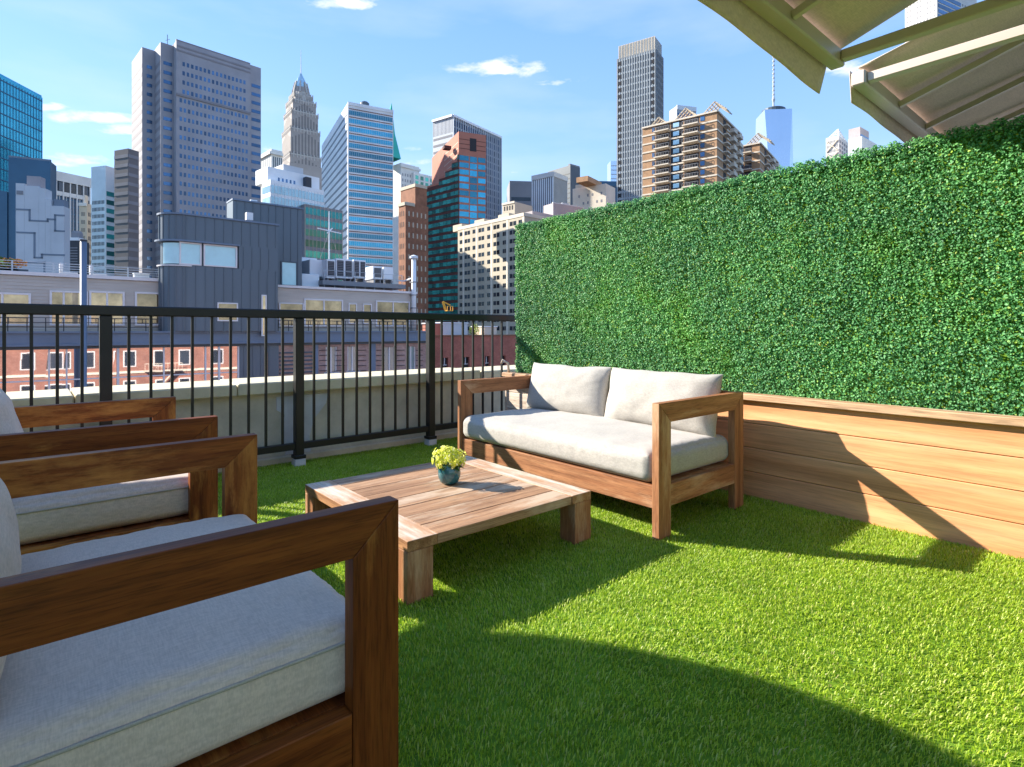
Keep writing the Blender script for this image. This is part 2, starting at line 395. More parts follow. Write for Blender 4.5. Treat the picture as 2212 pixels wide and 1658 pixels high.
rail = empty('railing', (1.5, 4.2, 0), 0, 'black metal railing with square posts and thin balusters along the terrace edge', 'railing')
mb = MB(); mb.box(-3.2, 3.62, 4.166, 4.234, 1.088, 1.15, .007); mb.build('top_rail', M['black_metal'], rail)
mb = MB(); mb.box(-3.2, 3.62, 4.18, 4.22, .118, .168, .004); mb.build('bottom_rail', M['black_metal'], rail)
posts = [-3.09, -1.945, -.80, .345, 1.51, 2.656]
for x in posts:
    mb = MB(); mb.box(x-.031, x+.031, 4.169, 4.231, .05, 1.0875, .004); p = mb.build('post', M['black_metal'], rail)
    mb = MB(); mb.box(x-.042, x+.042, 4.158, 4.242, .052, .078, .004); mb.build('post_collar', M['black_metal'], p)
    mb = MB(); mb.box(x-.04, x+.04, 4.16, 4.24, -.01, .05, .004); mb.build('post_foot', M['concrete_pale'], p)
for a, b in zip(posts, posts[1:]+[3.81]):
    for k in range(1, 10):
        x = a+(b-a)*k/10
        if x > 3.56: continue
        mb = MB(); mb.box(x-.008, x+.008, 4.192, 4.208, .166, 1.09); mb.build('baluster', M['black_metal'], rail)

# ------------------------------------------------------------------ planter and hedge
pla = empty('planter_wall', (3.36, 1.5, 0), 0, 'long pine board planter with capped top under the green hedge', 'planter')
for i, (z0, z1) in enumerate(((-.01, .146), (.149, .291), (.294, .438), (.441, .576))):
    mb = MB(); mb.box(3.30, 3.325, -2.2, 2.68, z0, z1, .003, axis=1); mb.build('side_board', M['pine'] , pla)
    mb = MB(); mb.box(3.30, 3.325, 2.683, 3.93, z0, z1, .003, axis=1); mb.build('side_board', M['whitewash'] , pla)
mb = MB(); mb.box(3.31, 3.60, -2.2, 3.925, 0, .57); mb.build('planter_box', M['deck'], pla)
mb = MB(); mb.box(3.262, 3.352, -2.22, 3.96, .579, .617, .004, axis=1); mb.build('cap_board', M['pine_cap'], pla)
mb = MB(); mb.box(3.30, 3.62, 3.932, 3.957, 0, .575, .003, axis=0); mb.build('end_board', M['whitewash'], pla)
mb = MB(); mb.box(3.20, 3.2995, 3.30, 3.92, .54, .565, .003, axis=1); mb.build('ledge_board', M['whitewash'], pla)
mb = MB(); mb.tube([(3.30, 3.90, .615), (3.29, 3.90, .70), (3.24, 3.92, .73), (3.235, 3.925, .70)], [.012, .011, .010, .012], 8)
tag(mb.build('bent_pipe_stub', M['whitewash'], smooth=True), 'small pale bent pipe stub standing at the corner end of the planter', 'pipe')

def hedge():
    m, N, L, b = newmat('boxwood'); g = N.new('ShaderNodeNewGeometry'); tc = N.new('ShaderNodeTexCoord').outputs['Object']
    c = ramp(N, L, g.outputs['Random Per Island'], [(0, (.05, .195, .065)), (.4, (.10, .335, .11)), (.75, (.155, .43, .16)), (.93, (.19, .46, .13)), (.99, (.32, .50, .06)), (1, (.36, .26, .08))])
    n = noise_(N, L, tc, 2.4, 4, .6)
    c = mixc(N, L, ramp(N, L, n, [(.52, (0, 0, 0)), (.68, (.5, .5, .5))]), c, (.11, .33, .02))
    c = mixc(N, L, 1.0, c, ramp(N, L, noise_(N, L, tc, 1.3, 3, .5), [(.3, (.72, .78, .86)), (.7, (1.18, 1.12, 1.0))]), 'MULTIPLY')
    sn = N.new('ShaderNodeVectorMath'); sn.operation = 'SNAP'; sn.inputs[1].default_value = (9, .5, .34); L.new(tc, sn.inputs[0])
    wn = N.new('ShaderNodeTexWhiteNoise'); L.new(sn.outputs[0], wn.inputs['Vector'])
    c = mixc(N, L, 1.0, c, ramp(N, L, wn.outputs[0], [(0, (.90, .92, .95)), (1, (1.08, 1.06, 1.0))]), 'MULTIPLY')
    L.new(c, b.inputs['Base Color']); b.inputs['Roughness'].default_value = .5; b.inputs['Specular IOR Level'].default_value = .35
    tr = N.new('ShaderNodeBsdfTranslucent'); L.new(c, tr.inputs['Color'])
    mx = N.new('ShaderNodeMixShader'); mx.inputs[0].default_value = .25
    L.new(b.outputs[0], mx.inputs[1]); L.new(tr.outputs[0], mx.inputs[2]); L.new(mx.outputs[0], N['Material Output'].inputs[0])
    root = empty('artificial_hedge', (3.42, 1.5, .6), 0, 'tall dense green boxwood hedge panel rising from the pine planter', 'hedge')
    mb = MB(); mb.box(3.405, 3.50, -2.2, 3.84, .58, 1.925); mb.build('backing_panel', M['deck'], root)
    n = 235000
    y0, y1, z0, z1 = -1.5, 3.87, .585, 1.955
    y = RNG.uniform(y0, y1, n); z = RNG.uniform(z0, z1, n); dep = RNG.uniform(0, 1, n)**1.3*.052
    # the far end and the top are leafy too
    ne = 14000; nt_ = 34000
    ye = np.concatenate([y, RNG.uniform(3.83, 3.88, ne), RNG.uniform(y0, y1, nt_)])
    ze = np.concatenate([z, RNG.uniform(z0, z1, ne), RNG.uniform(1.915, 1.965, nt_)])
    xe = np.concatenate([3.352+dep, RNG.uniform(3.35, 3.52, ne), RNG.uniform(3.35, 3.52, nt_)])
    n = len(xe)
    # relief: clumps of sprigs
    rel = (np.sin(ye*23+3*np.sin(ze*17))*np.sin(ze*26+2*np.sin(ye*19)) + .7*np.sin(ye*61+ze*37)*np.sin(ze*57-ye*31))
    rel2 = np.sin(ye*3.1+1.3*np.sin(ze*4))*np.sin(ze*4.3+ye)
    seam = np.exp(-(((ye+.38) % 1.0-.5)/.012)**2)+.8*np.exp(-(((ze-.02) % .68-.34)/.010)**2)
    xe = xe - .006*rel - .006*rel2 + .012*seam*(RNG.random(n) < .8)
    ze = ze + np.where(ze > 1.9, .009*np.sin(ye*31)*np.sin(ye*12.7)+.006*np.sin(ye*77), 0)
    nr = np.c_[-1+RNG.normal(0, .5, n), RNG.normal(0, .62, n), .30+RNG.normal(0, .6, n)]
    nr[-nt_:, 2] += 1.0
    nr /= np.linalg.norm(nr, axis=1)[:, None]
    rv = RNG.normal(0, 1, (n, 3)); t = rv - nr*(rv*nr).sum(1)[:, None]; t /= np.linalg.norm(t, axis=1)[:, None]
    s = np.cross(nr, t)
    ln = RNG.uniform(.0075, .0150, n)[:, None]; wd = ln*RNG.uniform(.30, .42, n)[:, None]
    c0 = np.c_[xe, ye, ze]; cup = nr*ln*.12
    off = np.array([3.42, 1.5, .6])
    V = np.empty((n, 6, 3), np.float32)
    V[:,0] = c0 - t*ln*.5 - off; V[:,1] = c0 - t*ln*.15 + s*wd + cup - off; V[:,2] = c0 + t*ln*.28 + s*wd*.8 + cup - off
    V[:,3] = c0 + t*ln*.5 - off; V[:,4] = c0 + t*ln*.28 - s*wd*.8 + cup - off; V[:,5] = c0 - t*ln*.15 - s*wd + cup - off
    base = (np.arange(n)*6)[:, None]
    loops = np.concatenate([base+[0,1,2,3], base+[0,3,4,5]], 1).astype(np.int32)
    me = bpy.data.meshes.new('foliage'); me.vertices.add(n*6); me.vertices.foreach_set('co', V.ravel())
    me.loops.add(n*8); me.loops.foreach_set('vertex_index', loops.ravel()); me.polygons.add(n*2)
    me.polygons.foreach_set('loop_start', (np.arange(n*2)*4).astype(np.int32)); me.update(calc_edges=True); me.validate()
    me.materials.append(m); o = bpy.data.objects.new('foliage', me); COL.objects.link(o); o.parent = root; o['kind'] = 'stuff'
hedge()

def leaf_clump(name, c, rad, n, size, mat, label, cat, stem=None):
    root = empty(name, (c[0], c[1], stem if stem is not None else c[2]-rad[2]), 0, label, cat)
    mb = MB()
    for _ in range(n):
        u = Vector((random.gauss(0, 1), random.gauss(0, 1), random.gauss(0, 1))).normalized()*random.random()**.4
        p = Vector(c)+Vector((u.x*rad[0], u.y*rad[1], u.z*rad[2]))
        t = Vector((random.gauss(0, 1), random.gauss(0, 1), random.gauss(0, .7))).normalized(); s = t.orthogonal().normalized()
        s.rotate(Matrix.Rotation(random.uniform(0, 6.28), 3, t)); l = size*random.uniform(.6, 1.3)
        mb.add([p-t*l*.5, p+s*l*.28, p+t*l*.5, p-s*l*.28], [(0, 1, 2), (0, 2, 3)])
    mb.build('foliage', mat, root)
    mb = MB(); mb.tube([(c[0], c[1], stem if stem is not None else c[2]-rad[2]), (c[0], c[1], c[2])], [size*.3, size*.15], 6); mb.build('stem', M['teak'], root)
    return root
M['orange_leaf'] = pm('orange_leaf', (.62, .25, .03), .5, 0, .4, .3, 20, island=.4)
leaf_clump('orange_shrub', (3.60, 3.98, 1.28), (.05, .10, .24), 420, .03, M['orange_leaf'], 'orange leafed shrub peeking out behind the far end of the hedge', 'shrub', .0)

# ------------------------------------------------------------------ furniture
def bev(o, w=.003, seg=2):
    md = o.modifiers.new('bevel', 'BEVEL'); md.width = w; md.segments = seg; md.limit_method = 'ANGLE'; md.angle_limit = R(40)
    return o
def cushion(name, lo, hi, r, top, side, mat, parent, cuts=26, wr=.003, seed=0, seam=None):
    bm = bmesh.new(); bmesh.ops.create_cube(bm, size=2); bmesh.ops.subdivide_edges(bm, edges=bm.edges[:], cuts=cuts, use_grid_fill=True)
    c = [(a+b)/2 for a, b in zip(lo, hi)]; h = [(b-a)/2 for a, b in zip(lo, hi)]
    off = Vector(parent.location)
    for v in bm.verts:
        u = Vector(v.co)
        # denser grid near the edges
        u = Vector([math.copysign(1-(1-abs(t))**1.25, t) for t in u])
        p = Vector([u[i]*h[i] for i in range(3)])
        q = Vector([max(-h[i]+r, min(h[i]-r, p[i])) for i in range(3)]); d = p-q
        if d.length > 1e-6: p = q + d.normalized()*r
        bx = (1-u.x**4)*(1-u.y**4)
        if u.z > 0: p.z += top*(1-u.x**2)**.8*(1-u.y**2)**.6*max(0, u.z)
        sb = (1-u.z**2)
        p.x += math.copysign(side*sb*(1-u.y**4), u.x)*abs(u.x)**6
        p.y += math.copysign(side*sb*(1-u.x**4), u.y)*abs(u.y)**6
        w = mnoise.noise(Vector((p.x*9+seed, p.y*9, p.z*9)))*wr + mnoise.noise(Vector((p.x*24+seed, p.y*24, p.z*10)))*wr*.45
        # gathers along the front and back edges
        e = max(abs(u.x), abs(u.y))
        p.z += w*(1 if u.z > 0 else .08)
        if e > .93: 
            k = (mnoise.noise(Vector((p.x*45+seed, p.y*45, 3)))+.8*mnoise.noise(Vector((p.x*110+seed, p.y*110, p.z*6))))*wr*1.1
            k *= .5+.5*u.z; p.x += k*abs(u.x)**8; p.y += k*abs(u.y)**8
        v.co = p + Vector(c) - off
    me = bpy.data.meshes.new(name); bm.to_mesh(me); bm.free()
    me.polygons.foreach_set('use_smooth', [True]*len(me.polygons)); me.materials.append(mat)
    o = bpy.data.objects.new(name, me); COL.objects.link(o); o.parent = parent
    if seam:
        mb = MB(); z = seam; x0, y0, x1, y1 = lo[0]+.001, lo[1]+.001, hi[0]-.001, hi[1]-.001; rr = r
        pts = []
        for cx, cy, a0 in ((x1-rr, y1-rr, 0), (x0+rr, y1-rr, 90), (x0+rr, y0+rr, 180), (x1-rr, y0+rr, 270)):
            for k in range(6): a = R(a0+18*k); pts.append((cx+rr*math.cos(a), cy+rr*math.sin(a), z))
        # follow the puffed sides
        q = []
        for i, p in enumerate(pts):
            a = Vector(p); b_ = Vector(pts[(i+1) % len(pts)]); kk = max(1, int((b_-a).length/.04))
            for j in range(kk): q.append(a.lerp(b_, j/kk))
        out = []
        for p in q:
            u = (p.x-c[0])/h[0]; v_ = (p.y-c[1])/h[1]; w_ = (p.z-c[2])/h[2]; sb = 1-w_*w_
            out.append((p.x+math.copysign(side*sb*(1-v_**4), u)*abs(u)**6, p.y+math.copysign(side*sb*(1-u**4), v_)*abs(v_)**6, p.z))
        out.append(out[0]); mb.tube([(c[0]+(x-c[0])*1.006, c[1]+(y-c[1])*1.006, z) for x, y, z in out], .0036, 6, cap=False); mb.build('piping', M['piping'], o, smooth=True) if False else _pip(mb, o, off)
    return o
def _pip(mb, o, off):
    mb.v = [(a-off.x, b-off.y, c-off.z) for a, b, c in mb.v]
    return mb.build('piping', M['piping'], o, smooth=True, local=True)
def pillow(name, ctr, w, h, t, lean, face, mat, parent, seed=0, n=34):
    """plump back cushion: width along y, height along z, thickness along x; face = +1 looks to +x."""
    bm = bmesh.new(); grid = {}
    off = Vector(parent.location)
    rot = Matrix.Rotation(lean, 3, 'Y')
    for sgn in (1, -1):
        for i in range(n+1):
            for j in range(n+1):
                edge = i in (0, n) or j in (0, n)
                if edge and sgn == -1: grid[-1, i, j] = grid[1, i, j]; continue
                u = math.sin((2*i/n-1)*math.pi/2); v = math.sin((2*j/n-1)*math.pi/2)
                th = t*.5*((1-abs(u)**3.2)*(1-abs(v)**3.2))**.5
                th *= 1+.14*mnoise.noise(Vector((u*1.3+seed, v*1.3, sgn)))
                wr = mnoise.noise(Vector((u*5+seed, v*3, sgn*2)))*.006 + mnoise.noise(Vector((u*14+seed, v*5, sgn*2)))*.0022*(abs(u)**2)
                yy = u*w/2*(1-.035*(1-v*v)) + .006*mnoise.noise(Vector((u+seed, v*2, 5)))
                zz = v*h/2*(1-.055*(1-u*u)) + .010*mnoise.noise(Vector((u*2+seed, v, 9)))
                p = rot @ Vector((sgn*face*(th+wr*(0 if edge else 1)), yy, zz))
                grid[sgn, i, j] = bm.verts.new(p + Vector(ctr) - off)
    for sgn in (1, -1):
        for i in range(n):
            for j in range(n):
                q = [grid[sgn, i, j], grid[sgn, i+1, j], grid[sgn, i+1, j+1], grid[sgn, i, j+1]]
                if sgn*face < 0: q.reverse()
                try: bm.faces.new(q)
                except ValueError: pass
    bm.normal_update(); me = bpy.data.meshes.new(name); bm.to_mesh(me); bm.free()
    me.polygons.foreach_set('use_smooth', [True]*len(me.polygons)); me.materials.append(mat)
    o = bpy.data.objects.new(name, me); COL.objects.link(o); o.parent = parent
    md = o.modifiers.new('sub', 'SUBSURF'); md.levels = 1; md.render_levels = 1
    return o
def seat_frame(root, xf, xb, y0, y1, wm, T=.04, pw=.10, H=.65, bh=.096):
    """arms of planks 4 cm thick with mitred corners; front at xf, back at xb."""
    s = 1 if xb > xf else -1
    for ya, yb in ((y0, y0+T), (y1-T, y1)):
        def pris(poly, axis):
            n = len(poly); vs = [(x, ya, z) for x, z in poly] + [(x, yb, z) for x, z in poly]
            fs = [tuple(range(n)), tuple(reversed(range(n, 2*n)))] + [(i, n+i, n+(i+1) % n, (i+1) % n) for i in range(n)]
            if s < 0: fs = [tuple(reversed(f)) for f in fs]
            mb = MB(); mb.add(vs, fs, axis); return mb
        bev(pris([(xf, -.004), (xf+s*pw, -.004), (xf+s*pw, H-bh), (xf, H)], 2).build('front_leg', wm, root), .002)
        bev(pris([(xf+.0006*s, H), (xf+s*(pw+.0006), H-bh), (xb-s*(pw+.0006), H-bh), (xb-s*.0006, H)], 0).build('armrest', wm, root), .002)
        bev(pris([(xb-s*pw, -.004), (xb, -.004), (xb, H), (xb-s*pw, H-bh)], 2).build('rear_leg', wm, root))
        mb = MB(); mb.box(xf+s*(pw+.0008), xb-s*(pw+.0008), ya+.001, yb-.001, .145, .252, axis=0); bev(mb.build('side_rail', wm, root))
    mb = MB(); mb.box(xf+s*.008, xf+s*.048, y0+T+.0008, y1-T-.0008, .14, .25, axis=1); bev(mb.build('front_rail', wm, root))
    mb = MB(); mb.box(xb-s*.008, xb-s*.048, y0+T+.0008, y1-T-.0008, .14, .25, axis=1); bev(mb.build('rear_rail', wm, root))
    mb = MB(); mb.box(xb-s*.008, xb-s*.048, y0+T+.0008, y1-T-.0008, .57, .648, axis=1); bev(mb.build('back_rail', wm, root))
    k = int((y1-y0)/.22)
    for i in range(1, k):
        y = y0+(y1-y0)*i/k
        mb = MB(); mb.box(xb-s*.018, xb-s*.038, y-.03, y+.03, .2505, .5695, axis=2); bev(mb.build('back_slat', wm, root), .002)
    mb = MB(); mb.box(xf+s*.049, xb-s*.049, y0+T+.001, y1-T-.001, .226, .2515, .002, axis=1)
    mb.build('seat_board', wm, root)

sofa = empty('loveseat', (2.68, 2.41, 0), 0, 'teak two seat sofa with cream cushions standing against the pine planter', 'sofa')
SY0, SY1 = 1.575, 3.235
seat_frame(sofa, 2.268, 3.085, SY0, SY1, M['teak'])
cushion('seat_cushion', (2.262, SY0+.044, .254), (3.03, SY1-.044, .405), .05, .030, .012, M['seat_fabric'], sofa, 70, .0042, 3)
pillow('back_cushion', (2.94, 2.83, .575), .77, .36, .20, R(12), -1, M['seat_fabric'], sofa, 1)
pillow('back_cushion', (2.945, 2.045, .570), .80, .37, .23, R(14), -1, M['seat_fabric'], sofa, 8)
mb = MB(); mb.lathe([(.0, -.004), (.006, -.002), (.0075, 0.0), (.006, .003), (0, .004)], n=14)
mb.v = [(2.262-.004+z*.6, 2.18+x, .335+y) for x, y, z in mb.v]; mb.build('button', pm('button_black', (.02, .02, .02), .4), sofa, smooth=True)

chA = empty('armchair', (.17, 1.52, 0), 0, 'dark brown wooden armchair nearest to the viewer, with a grey seat cushion', 'armchair', 'armchairs facing the coffee table')
chB = empty('armchair', (.17, 2.97, 0), 0, 'dark brown wooden armchair beside the black railing, its armrest worn and flaking', 'armchair', 'armchairs facing the coffee table')
for ch, a, b, sd in ((chA, 1.035, 2.03, 11), (chB, 2.515, 3.43, 23)):
    seat_frame(ch, .578, -.25, a, b, M['chair_wood'])
    cushion('seat_cushion', (-.17, a+.046, .254), (.545, b-.046, .405), .035, .035, .008, M['chair_fabric'], ch, 56, .004, sd, seam=.372)
    pillow('back_cushion', (-.14, (a+b)/2, .615), (b-a)-.11, .42, .20, R(-20), 1, M['chair_fabric'], ch, sd)

tb = empty('coffee_table', (1.54, 2.3, 0), 0, 'low square teak coffee table with planked top on the grass', 'coffee table')
TX0, TX1, TY0, TY1 = 1.04, 2.04, 1.80, 2.805
for x in (TX0, TX1-.112):
    for y in (TY0, TY1-.10):
        mb = MB(); mb.box(x+.0005, x+.1115, y+.0005, y+.0995, -.004, .1895, axis=2); bev(mb.build('leg', M['teak'], tb))
for x0, x1 in ((TX0, TX0+.13), (TX1-.13, TX1)):
    mb = MB(); mb.box(x0, x1, TY0, TY1, .19, .2305, axis=1); bev(mb.build('end_board', M['teak_pale'], tb))
ny = 8; pw = (TY1-TY0-.002)/ny
for i in range(ny):
    y = TY0+.001+i*pw
    mb = MB(); mb.box(TX0+.1325, TX1-.1325, y+.0022, y+pw-.0022, .191, .2285+random.uniform(-.0008, .0008), axis=0); bev(mb.build('top_plank', M['teak_plank'], tb), .002)
for y in (TY0+.06, TY1-.09): mb = MB(); mb.box(TX0+.113, TX1-.113, y, y+.028, .165, .1895, axis=0); mb.build('apron', M['teak'], tb)

# pot of flowers on the table
PX, PY, PZ = 1.60, 2.355, .2305
pot = empty('flower_pot', (PX, PY, PZ), 0, 'small teal glazed pot with yellow green blossoms on the coffee table', 'flower pot')
def glaze():
    m, N, L, b = newmat('teal_glaze'); tc = N.new('ShaderNodeTexCoord').outputs['Object']
    n = noise_(N, L, tc, 22, 5, .6); L.new(ramp(N, L, n, [(.3, (.012, .075, .095)), (.55, (.03, .14, .16)), (.75, (.10, .20, .19))]), b.inputs['Base Color'])
    b.inputs['Roughness'].default_value = .18; b.inputs['Coat Weight'].default_value = .4; return m
mb = MB(); mb.lathe([(0, .0), (.034, .0), (.047, .012), (.056, .035), (.0575, .055), (.054, .078), (.049, .092), (.0465, .096), (.043, .094), (.042, .08), (0, .078)], (PX, PY), 40)
mb.v = [(x, y, z+PZ) for x, y, z in mb.v]; mb.build('pot', glaze(), pot, smooth=True)
def petal_mat(name, cols, tr=.35):
    m, N, L, b = newmat(name); g = N.new('ShaderNodeNewGeometry')
    c = ramp(N, L, g.outputs['Random Per Island'], cols); L.new(c, b.inputs['Base Color']); b.inputs['Roughness'].default_value = .6
    t = N.new('ShaderNodeBsdfTranslucent'); L.new(c, t.inputs['Color']); mx = N.new('ShaderNodeMixShader'); mx.inputs[0].default_value = tr
    L.new(b.outputs[0], mx.inputs[1]); L.new(t.outputs[0], mx.inputs[2]); L.new(mx.outputs[0], N['Material Output'].inputs[0]); return m
mb = MB(); c0 = Vector((PX, PY, PZ+.118))
for i in range(300):
    u = Vector((random.gauss(0, 1), random.gauss(0, 1), random.gauss(.25, 1))).normalized()
    if u.z < -.55: continue
    rr = random.uniform(.74, 1.08)*(1+.34*mnoise.noise(u*2.6)); p = c0 + Vector((u.x*.078, u.y*.078, u.z*.058))*rr
    a = u.orthogonal().normalized(); b_ = u.cross(a); nn = 5; l = random.uniform(.009, .0145)
    ph = random.random()*6
    for k in range(nn):
        q = ph+2*math.pi*k/nn; d = a*math.cos(q)+b_*math.sin(q); sdv = u.cross(d)
        mb.add([p, p+d*l*.6+sdv*l*.36+u*l*.35, p+d*l*1.1+u*l*.25, p+d*l*.6-sdv*l*.36+u*l*.35], [(0, 1, 2), (0, 2, 3)])
mb.build('blossoms', petal_mat('blossom', [(0, (.58, .66, .03)), (.5, (.80, .82, .10)), (.85, (.88, .86, .30)), (1, (.90, .90, .70))]), pot)
mb = MB()
for i in range(46):
    q = random.random()*6.28; d = Vector((math.cos(q), math.sin(q), random.uniform(-.2, .5))); p = Vector((PX, PY, PZ+.09))+d*.035
    s_ = d.cross(Vector((0, 0, 1))).normalized(); l = random.uniform(.03, .05)
    mb.add([p, p+d*l*.5+s_*l*.28, p+d*l-Vector((0, 0, l*.25)), p+d*l*.5-s_*l*.28], [(0, 1, 2), (0, 2, 3)])
mb.build('leaves', petal_mat('pot_leaf', [(0, (.03, .09, .015)), (1, (.11, .22, .04))], .2), pot)

# ------------------------------------------------------------------ overhead canopies
def canopy(x0, x1, label, rafters, endtie):
    yE, zE = .96, 2.20; sl = math.tan(R(18.5)); run = 2.2
    root = empty('canopy', ((x0+x1)/2, yE-run, 0), 0, label, 'canopy', 'beige shade canopies above the terrace')
    yR, zR = yE-run, zE+run*sl
    mb = MB(); mb.box(x0, x1, yE-.03, yE+.03, zE-.034, zE+.034, .006); mb.build('eave_bar', M['canopy_frame'], root)
    mb = MB(); mb.box(x0+.05, x1-.05, yR-.05, yR+.05, zR-.11, zR-.03, .006); mb.build('ridge_beam', M['canopy_frame'], root)
    mb = MB(); mb.box(x0, x1, 2*yR-yE-.03, 2*yR-yE+.03, zE-.034, zE+.034, .006); mb.build('eave_bar', M['canopy_frame'], root)
    # fabric: both slopes, a little slack between the rafters
    for sgn in (1, -1):
        bm = bmesh.new(); nx, ny = 40, 18; off = Vector(root.location); g = {}
        for th in (0, 1):
            for i in range(nx+1):
                for j in range(ny+1):
                    u = i/nx; v = j/ny; x = x0+(x1-x0)*u; e = 4*v*(1-v)
                    inw = .05*e*(1 if u < .5 else -1)*max(0, 1-min(u, 1-u)*8)
                    y = yR+sgn*run*(1-v)+sgn*.0; z = zE+.045+(zR-zE-.03)*v - .035*e + .004*mnoise.noise(Vector((x*3, v*4, sgn)))
                    g[th, i, j] = bm.verts.new(Vector((x+inw, y, z+th*.004)) - off)
        for th in (0, 1):
            for i in range(nx):
                for j in range(ny):
                    q = [g[th,i,j], g[th,i+1,j], g[th,i+1,j+1], g[th,i,j+1]]
                    if th == 0: q.reverse()
                    bm.faces.new(q)
        for i in range(nx):
            for j in (0, ny): bm.faces.new([g[0,i,j], g[0,i+1,j], g[1,i+1,j], g[1,i,j]])
        for j in range(ny):
            for i in (0, nx): bm.faces.new([g[0,i,j], g[0,i,j+1], g[1,i,j+1], g[1,i,j]])
        bmesh.ops.recalc_face_normals(bm, faces=bm.faces[:])
        me = bpy.data.meshes.new('fabric_panel'); bm.to_mesh(me); bm.free(); me.polygons.foreach_set('use_smooth', [True]*len(me.polygons))
        me.materials.append(M['canopy']); o = bpy.data.objects.new('fabric_panel', me); COL.objects.link(o); o.parent = root
        # valance hanging from the eave, its ends cut at a slant
        bm = bmesh.new(); nx, ny = 60, 8; g = {}
        ye = yR+sgn*run
        for th in (0, 1):
            for i in range(nx+1):
                for j in range(ny+1):
                    u = i/nx; v = j/ny; x = x0+(x1-x0)*u; L_ = x1-x0
                    cut = .07*v; x = max(x0+cut*.8, min(x1-cut, x)) if u in (0, 1) else x0+(x-x0)*(1-2*cut/L_)+cut
                    wave = .004*math.sin(x*5.2+1)*v+.002*math.sin(x*13)*v
                    y = ye+sgn*(.034+.012*v+wave); z = zE+.045-(.135+.055*u*u)*v+.003*math.sin(x*4.1)*v
                    g[th,i,j] = bm.verts.new(Vector((x, y+sgn*th*.004, z)) - off)
        for th in (0, 1):
            for i in range(nx):
                for j in range(ny): bm.faces.new([g[th,i,j], g[th,i+1,j], g[th,i+1,j+1], g[th,i,j+1]])
        for i in range(nx):
            for j in (0, ny): bm.faces.new([g[0,i,j], g[0,i+1,j], g[1,i+1,j], g[1,i,j]])
        for j in range(ny):
            for i in (0, nx): bm.faces.new([g[0,i,j], g[0,i,j+1], g[1,i,j+1], g[1,i,j]])
        bmesh.ops.recalc_face_normals(bm, faces=bm.faces[:])
        me = bpy.data.meshes.new('valance'); bm.to_mesh(me); bm.free(); me.polygons.foreach_set('use_smooth', [True]*len(me.polygons))
        me.materials.append(M['canopy']); o = bpy.data.objects.new('valance', me); COL.objects.link(o); o.parent = root
        for x in rafters:
            mb = MB(); mb.bar((x, yR+sgn*.05, zR-.075), (x, ye-sgn*.03, zE-.005), .026, .03); mb.build('rafter', M['canopy_frame'], root)
    for x in endtie:
        mb = MB(); mb.box(x-.022, x+.022, 2*yR-yE+.031, yE-.031, zE-.022, zE+.022, .004); mb.build('tie_bar', M['canopy_frame'], root)
    mb = MB(); mb.box(x0+.06, x1-.06, yE-.95, yE-.93, zE+.225, zE+.245, .003); mb.build('middle_rod', M['canopy_frame'], root)
    for x in (x0+.35, x1-.35):
        mb = MB(); mb.box(x-.04, x+.04, yR-.04, yR+.04, -.004, zR-.11, .006); mb.build('post', M['canopy_frame'], root)
        mb = MB(); mb.box(x-.15, x+.15, yR-.15, yR+.15, -.003, .03, .006); mb.build('base_plate', M['canopy_frame'], root)
canopy(-.45, 2.735, 'beige fabric canopy hanging overhead, ending left of the gap', [.2, .7, 1.2, 1.7, 2.2], [2.70])
canopy(2.985, 6.2, 'beige fabric canopy reaching over the hedge, right of the gap', [3.5, 4.0, 4.5, 5.0, 5.5], [3.03])

# a round parasol to the left of the chairs shades them
pu = empty('parasol', (-1.52, 3.47, 0), 0, 'round beige parasol standing left of the armchairs', 'parasol')
mb = MB(); mb.lathe([(0, -.003), (.28, -.003), (.28, .05), (.26, .07), (.04, .08), (.04, .12), (0, .12)], (-1.52, 3.47), 32); mb.build('base', M['concrete_pale'], pu)
mb = MB(); mb.tube([(-1.52, 3.47, .1), (-1.52, 3.47, 2.34)], .024, 12); mb.build('pole', M['canopy_frame'], pu)
mb = MB(); ns = 48; vs = []; fs = []
rings = [(.02, 2.36), (.5, 2.21), (.95, 2.03), (1.2, 1.915), (1.215, 1.80), (1.205, 1.80), (1.19, 1.91), (.94, 2.024), (.5, 2.204), (.02, 2.352)]
for r_, z in rings:
    for k in range(ns):
        q = 2*math.pi*k/ns; vs.append((-1.52+r_*math.cos(q), 3.47+r_*math.sin(q), z))
for i in range(len(rings)):
    for k in range(ns): j = (i+1) % len(rings); fs.append((i*ns+k, i*ns+(k+1) % ns, j*ns+(k+1) % ns, j*ns+k))
mb.add(vs, fs); mb.build('canopy_cloth', M['canopy'], pu, smooth=True)
for k in range(8):
    q = R(45*k); mb = MB(); mb.bar((-1.52+.03*math.cos(q), 3.47+.03*math.sin(q), 2.32), (-1.52+1.17*math.cos(q), 3.47+1.17*math.sin(q), 1.90), .016, .02); mb.build('rib', M['canopy_frame'], pu)
# ------------------------------------------------------------------ the city beyond: one thing per building
def glassmat(name, col, rough=.12, metal=.55, island=.35, spec=.6):
    m = pm(name, col, rough, metal, spec, .18, .35, island)
    return m
M['g_blue'] = glassmat('glass_blue', (.055, .13, .25), .15, .35, .5); M['g_teal'] = glassmat('glass_teal', (.05, .36, .46), .1, .6, .25)
M['g_cyan'] = glassmat('glass_cyan', (.03, .30, .45), .15, .3, .5); M['g_green'] = glassmat('glass_green', (.03, .27, .25), .12, .4, .6)
M['g_dark'] = glassmat('glass_dark', (.03, .04, .055), .15, .3, .5); M['g_pale'] = glassmat('glass_pale', (.42, .56, .60), .12, .5, .3)
M['g_sky'] = pm('glass_sky', (.66, .74, .84), .16, .75, .5, .03, .02); M['g_frost'] = pm('glass_frosted', (.45, .66, .70), .3, .2, .6, .1, 1)
M['mirror'] = pm('glass_mirror', (.80, .77, .78), .02, .92, .5, .04, .3)
